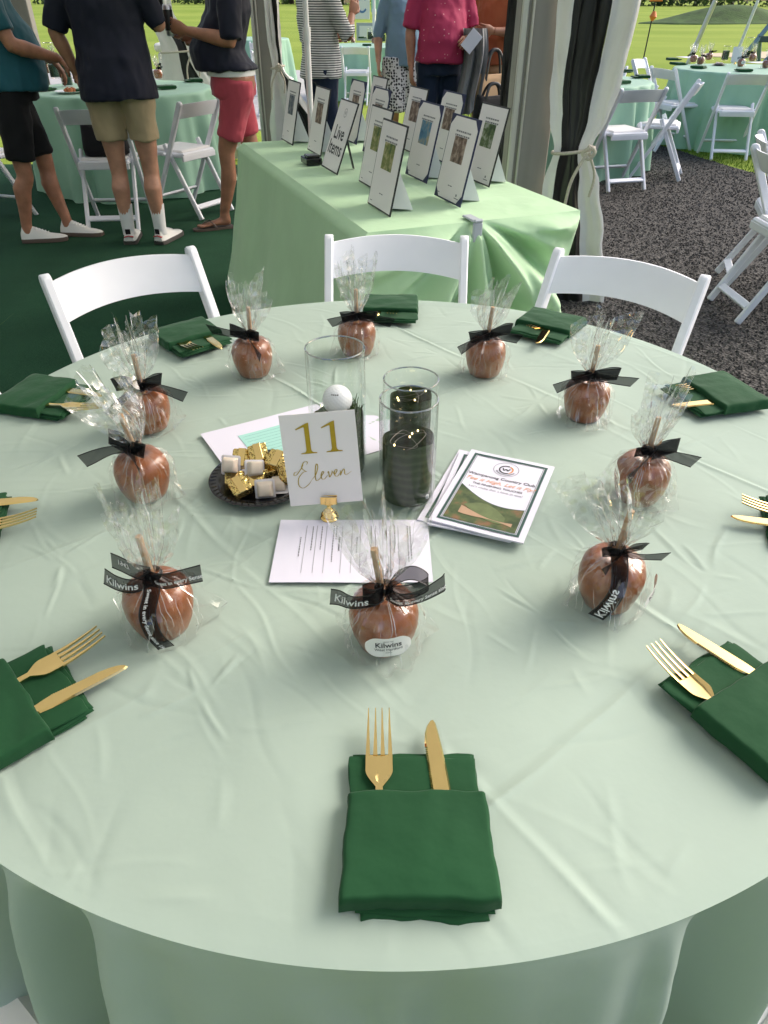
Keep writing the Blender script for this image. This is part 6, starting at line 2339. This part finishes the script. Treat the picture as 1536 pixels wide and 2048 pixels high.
# three men by the round table
person('man in a teal shirt, black shorts and white shoes reaching to the table', (-2.36, 5.10), (0.92, 0.40), 'skin_tan', 'teal_shirt', 'black_cloth', 'hair_grey',
       feet=((-0.02, 0.16), (0.06, -0.10)), toe=(-28, -12), arms=[((-0.26, 0.10, 1.13), (-0.10, 0.30, 1.04), (0.2, 0.6, -0.9), (0, -0.5, -1), 0.45), ((0.25, 0.08, 1.14), (0.13, 0.33, 1.06), (-0.05, 0.75, -0.75), (0, -0.6, -0.8), 0.4)],
       hem=0.90, leg_hem=0.52, belly=0.07, sleeve=0.24, seed=1, belt='white_plastic', build=1.04)
person('man in a navy polo and khaki shorts with his back turned, white socks', (-1.635, 4.99), (0.03, 1.0), 'skin_fair', 'navy', 'khaki', 'hair_dark',
       feet=((-0.105, 0.0), (0.105, 0.01)), toe=(10, -14), arms=[((-0.30, -0.01, 1.17), (-0.26, 0.08, 0.95), (0.1, 0.3, -1), (1, 0, 0), 0.4), ((0.29, 0.05, 1.20), (0.16, 0.26, 1.28), (-0.5, 0.6, 0.4), (-0.5, 0, 1), 0.8)],
       hem=0.835, leg_hem=0.62, shoes='trainer', sleeve=0.27, socks=0.42, seed=3, s=1.03, build=1.08)
p3, W3 = person('man in a navy polo, white belt, coral shorts and flip-flops holding a can', (-0.985, 5.42), (-0.90, -0.25), 'skin_tan', 'navy', 'coral', 'hair_grey',
       feet=((0.0, 0.20), (0.05, -0.14)), toe=(8, -6), arms=[((-0.24, 0.02, 1.15), (-0.10, 0.28, 1.20), (0.15, 0.75, 0.25), (0.9, -0.1, 0.2), 0.75), ((0.27, -0.04, 1.15), (0.14, 0.24, 1.16), (-0.5, 0.8, 0.2), (-0.8, 0, 0.3), 0.7)],
       hem=0.985, leg_hem=0.60, shoes='flip', belly=0.085, sleeve=0.27, seed=7, belt='white_plastic', build=1.03)
cn = W3(-0.045, 0.375, 1.17)
o = thing('drink_can', 'slim dark and silver drink can held by the man in coral shorts', 'can', cn)
mb = MB(); lathe(mb, [(0.018, 0.0), (0.026, 0.004), (0.0285, 0.012), (0.0285, 0.150), (0.025, 0.160), (0.022, 0.163), (0.021, 0.160), (0.004, 0.158)], 24); part('can_body', mb, 'silver', o)
mb = MB(); lathe(mb, [(0.0288, 0.03), (0.0289, 0.031), (0.0289, 0.135), (0.0288, 0.136)], 24, cap=False); part('can_print', mb, simple('dark can print', (0.03, 0.03, 0.035), 0.35, 0.3), o)
mb = MB(); cbox(mb, (0.004, 0, 0.1605), (0.018, 0.010, 0.0015), 0.0006); part('pull_tab', mb, 'silver', o)
# standing group beyond the auction table
person('person in a black and white striped top and dark trousers lifting a cup', (-0.52, 6.75), (0.75, 0.66), 'skin_tan', 'striped', 'dark_jeans', 'hair_dark',
       feet=((-0.09, 0.02), (0.09, 0.0)), arms=[((-0.22, 0.02, 1.12), (-0.12, 0.22, 1.16), (0.5, 0.8, 0.1), (0.8, 0, 0.2), 0.6), ((0.25, 0.10, 1.16), (0.14, 0.24, 1.30), (0.05, 0.35, 0.9), (-0.8, 0.2, 0.1), 0.7)],
       hem=0.86, leg_hem=0.14, sleeve=0.40, seed=11, s=0.97, build=0.92)
cup = thing('plastic_cup', 'clear plastic cup held by the person in the striped top', 'cup', (-0.285, 6.83, 1.335))
mb = MB(); lathe(mb, [(0.028, 0.0), (0.031, 0.002), (0.040, 0.105), (0.042, 0.107), (0.0385, 0.105), (0.030, 0.006), (0.004, 0.005)], 28); part('cup_wall', mb, 'glass', cup)
mb = MB(); lathe(mb, [(0.028, 0.008), (0.0305, 0.009), (0.034, 0.055), (0.004, 0.055)], 24); part('drink', mb, simple('pale drink', (0.62, 0.50, 0.30), 0.2), cup)
person('person in a pale blue shirt and black and white patterned skirt', (0.20, 8.55), (0.2, -1), 'skin_fair', 'denim_shirt', 'floral', 'hair_dark',
       arms=[HANG(-1), HANG(1)], hem=0.84, leg_hem=0.42, sleeve=0.35, seed=13, s=0.96, build=0.95, skirt=True)
person('person in a raspberry dotted polo with a white undersleeve and navy trousers', (0.475, 7.05), (0.25, -0.97), 'skin_tan', 'pink_dots', 'dark_jeans', 'hair_grey',
       arms=[((-0.27, 0.03, 1.12), (-0.14, 0.26, 1.10), (0.5, 0.8, -0.1), (0.6, 0, -0.6), 0.5), ((0.265, 0.0, 1.14), (0.27, 0.06, 0.90), (0, 0.2, -1), (-1, 0, 0), 0.35)],
       hem=0.93, leg_hem=0.10, belly=0.08, sleeve=0.26, seed=17, build=1.06)
person('person in a rust coloured shirt carrying a tan tote bag', (0.985, 7.35), (-0.55, -0.8), 'skin_tan', 'orange_shirt', 'tan_bag', 'hair_dark',
       arms=[((-0.26, 0.06, 1.14), (-0.10, 0.28, 1.16), (0.4, 0.8, 0.1), (0.8, 0, 0.2), 0.6), ((0.27, 0.02, 1.13), (0.22, 0.18, 0.98), (0, 0.5, -0.8), (-1, 0, 0), 0.6)],
       hem=0.90, leg_hem=0.12, sleeve=0.42, seed=19, s=0.99)
person('person in a grey shirt far behind the teal shirt on the lawn', (-5.2, 11.4), (1.0, 0.1), 'skin_fair', 'grey_cloth', 'khaki', 'hair_dark', arms=[HANG(-1), HANG(1)], hem=0.86, leg_hem=0.5, seed=23)
person('person in navy cut off at the right edge beyond the outdoor table', (9.15, 15.0), (-1, 0.1), 'skin_tan', 'navy', 'navy', 'hair_dark', arms=[HANG(-1), HANG(1)], hem=0.86, leg_hem=0.1, seed=29)

# white undersleeve of the raspberry shirt
# ---- carried things
def soft_bag(name, label, cat, loc, w, d, h, mat, rz=0, straps=True, strap_mat='ribbon_dark'):
    t = thing(name, label, cat, loc, rz)
    mb = MB()
    rings = []
    for k, (z, sx, sy) in enumerate(((0, 0.86, 0.9), (0.03, 0.97, 1.0), (0.25, 1.0, 1.05), (0.6, 0.98, 0.8), (0.9, 0.97, 0.5), (1.0, 0.95, 0.35))):
        rings.append([(sx * w / 2 * math.copysign(abs(math.cos(a)) ** 0.5, math.cos(a)), sy * d / 2 * math.copysign(abs(math.sin(a)) ** 0.5, math.sin(a)) + 0.01 * fbm(a, z * 3, w, 2), z * h + 0.012 * math.sin(2 * a + 1) * z) for a in np.linspace(0, 2 * math.pi, 29)[:-1]])
    loft(mb, rings)
    part('bag_body', mb, mat, t, angle=0)
    if straps:
        for sg in (-1, 1):
            m_ = MB()
            tube(m_, catmull([(-w * 0.27, sg * d * 0.2, h * 0.55), (-w * 0.25, sg * d * 0.22, h), (-w * 0.12, sg * d * 0.1, h * 1.45), (w * 0.12, sg * d * 0.1, h * 1.45), (w * 0.25, sg * d * 0.22, h), (w * 0.27, sg * d * 0.2, h * 0.55)], 6), [(0.012, 0.004)] * 31, 8)
            part('strap', m_, strap_mat, t)
    return t
soft_bag('tote_bag', 'tan canvas tote with dark straps hanging below the rust shirt', 'bag', (0.93, 6.95, 0.52), 0.36, 0.14, 0.34, 'tan_bag', 0.5)
soft_bag('handbag', 'black handbag hanging behind the farthest right sign', 'bag', (0.86, 6.35, 0.60), 0.30, 0.14, 0.16, 'black_cloth', 0.4)
soft_bag('backpack', 'black bag lying on the chair seat behind the khaki shorts', 'bag', (-1.98, 5.56, 0.468), 0.31, 0.26, 0.20, 'black_cloth', 0.1)
o = thing('folded_jacket', 'grey jacket draped over an arm beside the raspberry shirt', 'jacket', (0.74, 6.88, 0.62))
mb = MB()
grid(mb, 26, 24, lambda u, v: (-0.10 + 0.20 * u + 0.02 * math.sin(v * 5), -0.06 + 0.05 * math.sin(u * 15 + v * 2) + 0.02 * math.sin(u * 33), 0.56 * (1 - v) - 0.05 * math.sin(u * 4) * v))
n = len(mb.v)
mb.v += [(a, b2 + 0.02, c) for a, b2, c in mb.v]
mb.f += [tuple(i + n for i in f[::-1]) for f in mb.f]
part('cloth_drape', mb, 'grey_cloth', o, angle=0)
o = thing('paper_slip', 'white folded paper held beside the raspberry shirt', 'paper', (0.70, 6.70, 1.10))
mb = MB(); cbox(mb, (0, 0, 0), (0.10, 0.003, 0.15), 0.001, Matrix.Rotation(0.7, 4, 'Y')); part('sheet', mb, 'white_paper', o)

o = thing('drinks_cooler', 'white cooler box beyond the table, between the two navy polos', 'cooler', (-2.25, 9.6, 0.004))
mb = MB(); cbox(mb, (0, 0, 0.48), (0.62, 0.45, 0.80), 0.03); part('cooler_body', mb, 'white_plastic', o)
mb = MB(); cbox(mb, (0, 0, 0.92), (0.66, 0.49, 0.08), 0.02); part('lid', mb, 'white_plastic', o)
for sx in (-0.24, 0.24):
    for sy in (-0.16, 0.16):
        mb = MB(); cbox(mb, (sx, sy, 0.04), (0.06, 0.06, 0.08), 0.01); part('foot', mb, 'clip', o)

# ------------------------------------------------------------------ things on the other tables
def at_table(px, py, z=TZ):
    """world point on a table top (height z) along a sight line of the photograph"""
    f, pt, ro = 1390.0, R(36.45), R(-0.13)
    fwd = Vector((0, math.cos(pt), -math.sin(pt))); u0 = Vector((0, math.sin(pt), math.cos(pt))); r0 = Vector((1, 0, 0))
    rt = r0 * math.cos(ro) + u0 * math.sin(ro); up = u0 * math.cos(ro) - r0 * math.sin(ro)
    d = fwd * f + rt * (px - 768) - up * (py - 1024)
    k = (z - CAMZ) / d.z
    return Vector((d.x * k, d.y * k, z))
def far_nap(label, px, py, hd, grp):
    p = at_table(px, py)
    clone(NAPS[int(px) % 3], label, (p.x, p.y, TZ + 0.003), R(hd - 90), grp, scale=1.08)
def far_apple(label, px, py, k, grp):
    p = at_table(px, py)
    return clone(APPLES[k], label, (p.x, p.y, TZ + 0.003), (k * 1.7) % 6, grp)
g = 'napkins on the other tables'
far_nap('green napkin on the table with the people, upper of two beside the coral shorts', 385, 150, 200, g)
far_nap('green napkin on the table with the people, lower of two beside the coral shorts', 385, 166, 200, g)
far_nap('green napkin beside the navy polo at the edge of the table with the people', 330, 180, 120, g)
far_nap('green napkin by the plate of food, left of the khaki shorts', 172, 188, 80, g)
far_nap('green napkin behind the hand of the man in teal', 88, 185, 60, g)
far_nap('green napkin at the curtain edge, rearmost on the gravel table', 1250, 143, 250, g)
far_nap('green napkin at the right rim of the gravel table', 1278, 154, 180, g)
far_nap('green napkin nearest the curtain on the gravel table', 1236, 165, 120, g)
far_nap('green napkin leftmost at the back of the grass table', 1346, 118, 0, g)
far_nap('green napkin second from the left on the grass table', 1356, 127, 20, g)
far_nap('green napkin at the front left of the grass table', 1396, 134, 50, g)
far_nap('green napkin at the front of the grass table above the empty chair', 1484, 140, 90, g)
far_nap('green napkin at the back of the far table behind the striped top', 723, 77, 0, g)
far_nap('green napkin at the front of the far table behind the striped top', 732, 92, 90, g)
g = 'wrapped apples on the other tables'
far_apple('wrapped apple left of two beside the navy polo', 316, 160, 5, g)
far_apple('wrapped apple right of two beside the navy polo', 328, 152, 6, g)
far_apple('wrapped apple behind the wrist of the man in teal', 97, 150, 4, g)
far_apple('wrapped apple farthest back behind the man in teal', 108, 128, 7, g)
far_apple('wrapped apple leftmost on the grass table', 1384, 122, 3, g)
far_apple('wrapped apple second from the left on the grass table', 1398, 126, 8, g)
far_apple('wrapped apple third from the left on the grass table, farther back', 1415, 117, 5, g)
far_apple('wrapped apple in front of the upright card on the grass table', 1479, 130, 0, g)
far_apple('wrapped apple right of the upright card on the grass table', 1502, 119, 9, g)
far_apple('wrapped apple at the right edge of the grass table', 1529, 133, 4, g)
far_apple('left wrapped apple of the pair on the far table', 689, 86, 5, g)
far_apple('right wrapped apple of the pair on the far table', 704, 86, 6, g)
far_apple('wrapped apple before the vases on the far table', 746, 87, 9, g)
p = at_table(140, 190)
o = thing('dinner_plate', 'white plate with browned food left of the khaki shorts', 'plate', (p.x, p.y, TZ + 0.004))
mb = MB(); lathe(mb, [(0.03, 0.0), (0.07, 0.001), (0.115, 0.014), (0.118, 0.016), (0.112, 0.016), (0.07, 0.005), (0.02, 0.004)], 40); part('dish', mb, 'white_plastic', o)
for k in range(5):
    mb = MB(); rnd = random.Random(k)
    a = k * 1.3
    tube(mb, [(0.02 * math.cos(a), 0.02 * math.sin(a), 0.006), (0.03 * math.cos(a), 0.03 * math.sin(a), 0.02), (0.028 * math.cos(a) + 0.01, 0.028 * math.sin(a), 0.034)], [0.018, 0.022, 0.010], 10)
    part('food_piece', mb, 'food', o)
VF = simple('dark green glass', (0.006, 0.035, 0.020), 0.25)
def far_vase(label, px, py, r, h, lh=0.6):
    p = at_table(px, py)
    t = thing('glass_vase', label, 'vase', (p.x, p.y, TZ + 0.003), group='vases on the other tables')
    mb = MB(); lathe(mb, [(0.004, 0.0), (r, 0.0), (r, h), (r - 0.002, h), (r - 0.002, 0.008), (0.004, 0.008)], 32); part('glass', mb, 'glass', t)
    mb = MB(); lathe(mb, [(0.004, 0.009), (r * 0.9, 0.010), (r * 0.9, h * lh), (0.004, h * lh)], 28); part('leaf_lining', mb, VF, t)
    mb = MB(); tube(mb, [((r - 0.001) * math.cos(a), (r - 0.001) * math.sin(a), h) for a in np.linspace(0, 2 * math.pi, 33)], 0.002, 6, cap=False); part('rim', mb, M['rimglass'], t)
far_vase('dark green lined vase beside the arm of the man in the navy polo', 135, 176, 0.048, 0.23, 0.95)
far_vase('clear vase behind the dark green one on the table with the people', 110, 160, 0.046, 0.28, 0.4)
far_vase('vase behind the upright card on the grass table', 1447, 118, 0.045, 0.15, 0.7)
far_vase('clear vase right of the upright card on the grass table', 1490, 112, 0.045, 0.22, 0.35)
far_vase('left vase on the far table', 738, 80, 0.05, 0.17, 0.7)
far_vase('right vase on the far table', 764, 84, 0.05, 0.19, 0.55)
p = at_table(1468, 126)
o = thing('number_card', 'small white upright card among the apples on the grass table', 'table number', (p.x, p.y, TZ + 0.003), rot=(R(-8), 0, -0.2))
mb = MB(); cbox(mb, (0, 0, 0.10), (0.108, 0.001, 0.150), 0.0003); part('card', mb, 'card', o, smooth=False)
mb = MB(); lathe(mb, [(0.013, 0), (0.013, 0.01), (0.004, 0.018), (0.004, 0.03)], 16); part('base', mb, 'brass', o)
for px, py, lab in ((1378, 112, 'white paper lying at the back left of the grass table'), (1520, 122, 'white paper lying at the right of the grass table')):
    p = at_table(px, py)
    o = thing('paper_sheet', lab, 'paper', (p.x, p.y, TZ + 0.004), 0.3, 'papers on the grass table')
    mb = MB(); cbox(mb, (0, 0, 0.001), (0.28, 0.216, 0.0012), 0.0003); part('sheet', mb, 'white_paper', o, smooth=False)
p = at_table(1436, 128)
o = thing('candy_plate', 'dark plate with pale candies in front of the vase on the grass table', 'plate', (p.x, p.y, TZ + 0.003))
mb = MB(); lathe(mb, prof, 40); part('dish', mb, 'black_plastic', o)
for k in range(6):
    mb = MB(); cbox(mb, (0.03 * math.cos(k), 0.03 * math.sin(k), 0.014 + 0.004 * (k % 3)), (0.03, 0.03, 0.018), 0.003, ); part('candy_piece', mb, 'candy', o)

# ------------------------------------------------------------------ out on the course
def G(px, py):
    p = at_table(px, py, 0.0)
    return Vector((p.x, p.y, ground_z(p.x, p.y)))
p = Vector((7.3, 23.3, 0)); p.z = ground_z(p.x, p.y)
o = thing('yard_marker', 'thin dark stake with orange markers standing on the lawn', 'marker', p)
mb = MB(); tube(mb, [(0, 0, 0), (0.06, 0, 2.0)], 0.018, 8); part('stake', mb, 'dark_metal', o)
mb = MB(); tube(mb, [(0.03, -0.03, 0.90), (0.04, -0.03, 1.0), (0.05, -0.03, 1.12)], [0.03, 0.10, 0.04], 12); part('orange_ball', mb, 'orange_plastic', o)
mb = MB(); cbox(mb, (0.05, 0, 1.36), (0.34, 0.05, 0.05), 0.01); part('orange_arm', mb, 'orange_plastic', o)
mb = MB(); cbox(mb, (0.05, 0, 1.50), (0.22, 0.05, 0.10), 0.02); cbox(mb, (0.05, 0, 1.62), (0.26, 0.05, 0.04), 0.01); part('white_top', mb, 'white_plastic', o)
p = Vector((10.5, 22.6, 0)); p.z = ground_z(p.x, p.y)
o = thing('wooden_stand', 'blue grey wooden A-frame stand on the lawn beyond the outdoor table', 'stand', p)
for sx in (-0.35, 0.35):
    mb = MB(); bar(mb, (sx - 0.45, 0, -0.02), (sx + 0.40, 0.3, 1.05), 0.13, 0.07, 0.01); part('slanted_beam', mb, 'steel_blue', o)
    mb = MB(); bar(mb, (sx + 0.32, 0.5, -0.02), (sx + 0.02, 0.2, 0.62), 0.11, 0.06, 0.01); part('prop_leg', mb, 'steel_blue', o)
mb = MB(); cbox(mb, (0.42, 0.32, 1.08), (1.15, 0.20, 0.05), 0.01); part('top_board', mb, 'steel_blue', o)
mb = MB(); cbox(mb, (0.03, 0.12, 0.52), (0.80, 0.05, 0.14), 0.01); part('cross_board', mb, simple('dark slate paint', (0.05, 0.08, 0.09), 0.6), o)
mb = MB(); extrude_poly(mb, [(9.6, 24.8), (11.0, 23.9), (14.5, 23.6), (17.5, 24.4), (17.0, 26.5), (12.5, 27.2), (9.9, 26.0)], -0.06, 0.012)
setting(part('sand_bunker', mb, 'sand', smooth=False))
p = Vector((-0.55, 24.0, 0)); p.z = ground_z(p.x, p.y)
o = thing('lawn_sign', 'white lawn sign with a round blue emblem and a smaller panel below it', 'sign', p)
mb = MB(); tube(mb, [(-0.30, 0, 0), (-0.30, 0, 1.75)], 0.02, 8); part('post', mb, 'white_plastic', o)
mb = MB(); tube(mb, [(0.42, 0, 0), (0.42, 0, 1.75)], 0.02, 8); part('post', mb, 'white_plastic', o)
mb = MB(); cbox(mb, (-0.06, 0, 1.22), (0.42, 0.03, 0.62), 0.006); part('panel', mb, 'white_plastic', o)
mb = MB(); cbox(mb, (0.30, 0, 1.30), (0.22, 0.03, 0.44), 0.006); part('panel', mb, simple('pale green panel', (0.35, 0.62, 0.45), 0.6), o)
mb = MB(); cbox(mb, (0.08, 0, 0.62), (0.62, 0.03, 0.42), 0.006); part('panel', mb, 'clip', o)
mb = MB(); cbox(mb, (0.08, -0.02, 0.62), (0.46, 0.01, 0.28), 0.003); part('panel_print', mb, 'white_plastic', o)
mb = MB()
for k in range(26):
    a0, a1 = R(40 + k * 11), R(51 + k * 11)
    mb.add([(-0.06 + 0.10 * math.cos(a0), -0.018, 1.24 + 0.14 * math.sin(a0)), (-0.06 + 0.145 * math.cos(a0), -0.018, 1.24 + 0.19 * math.sin(a0)), (-0.06 + 0.145 * math.cos(a1), -0.018, 1.24 + 0.19 * math.sin(a1)), (-0.06 + 0.10 * math.cos(a1), -0.018, 1.24 + 0.14 * math.sin(a1))], [(0, 1, 2, 3)])
part('emblem', mb, simple('blue print', (0.10, 0.22, 0.45), 0.6), o, smooth=False)
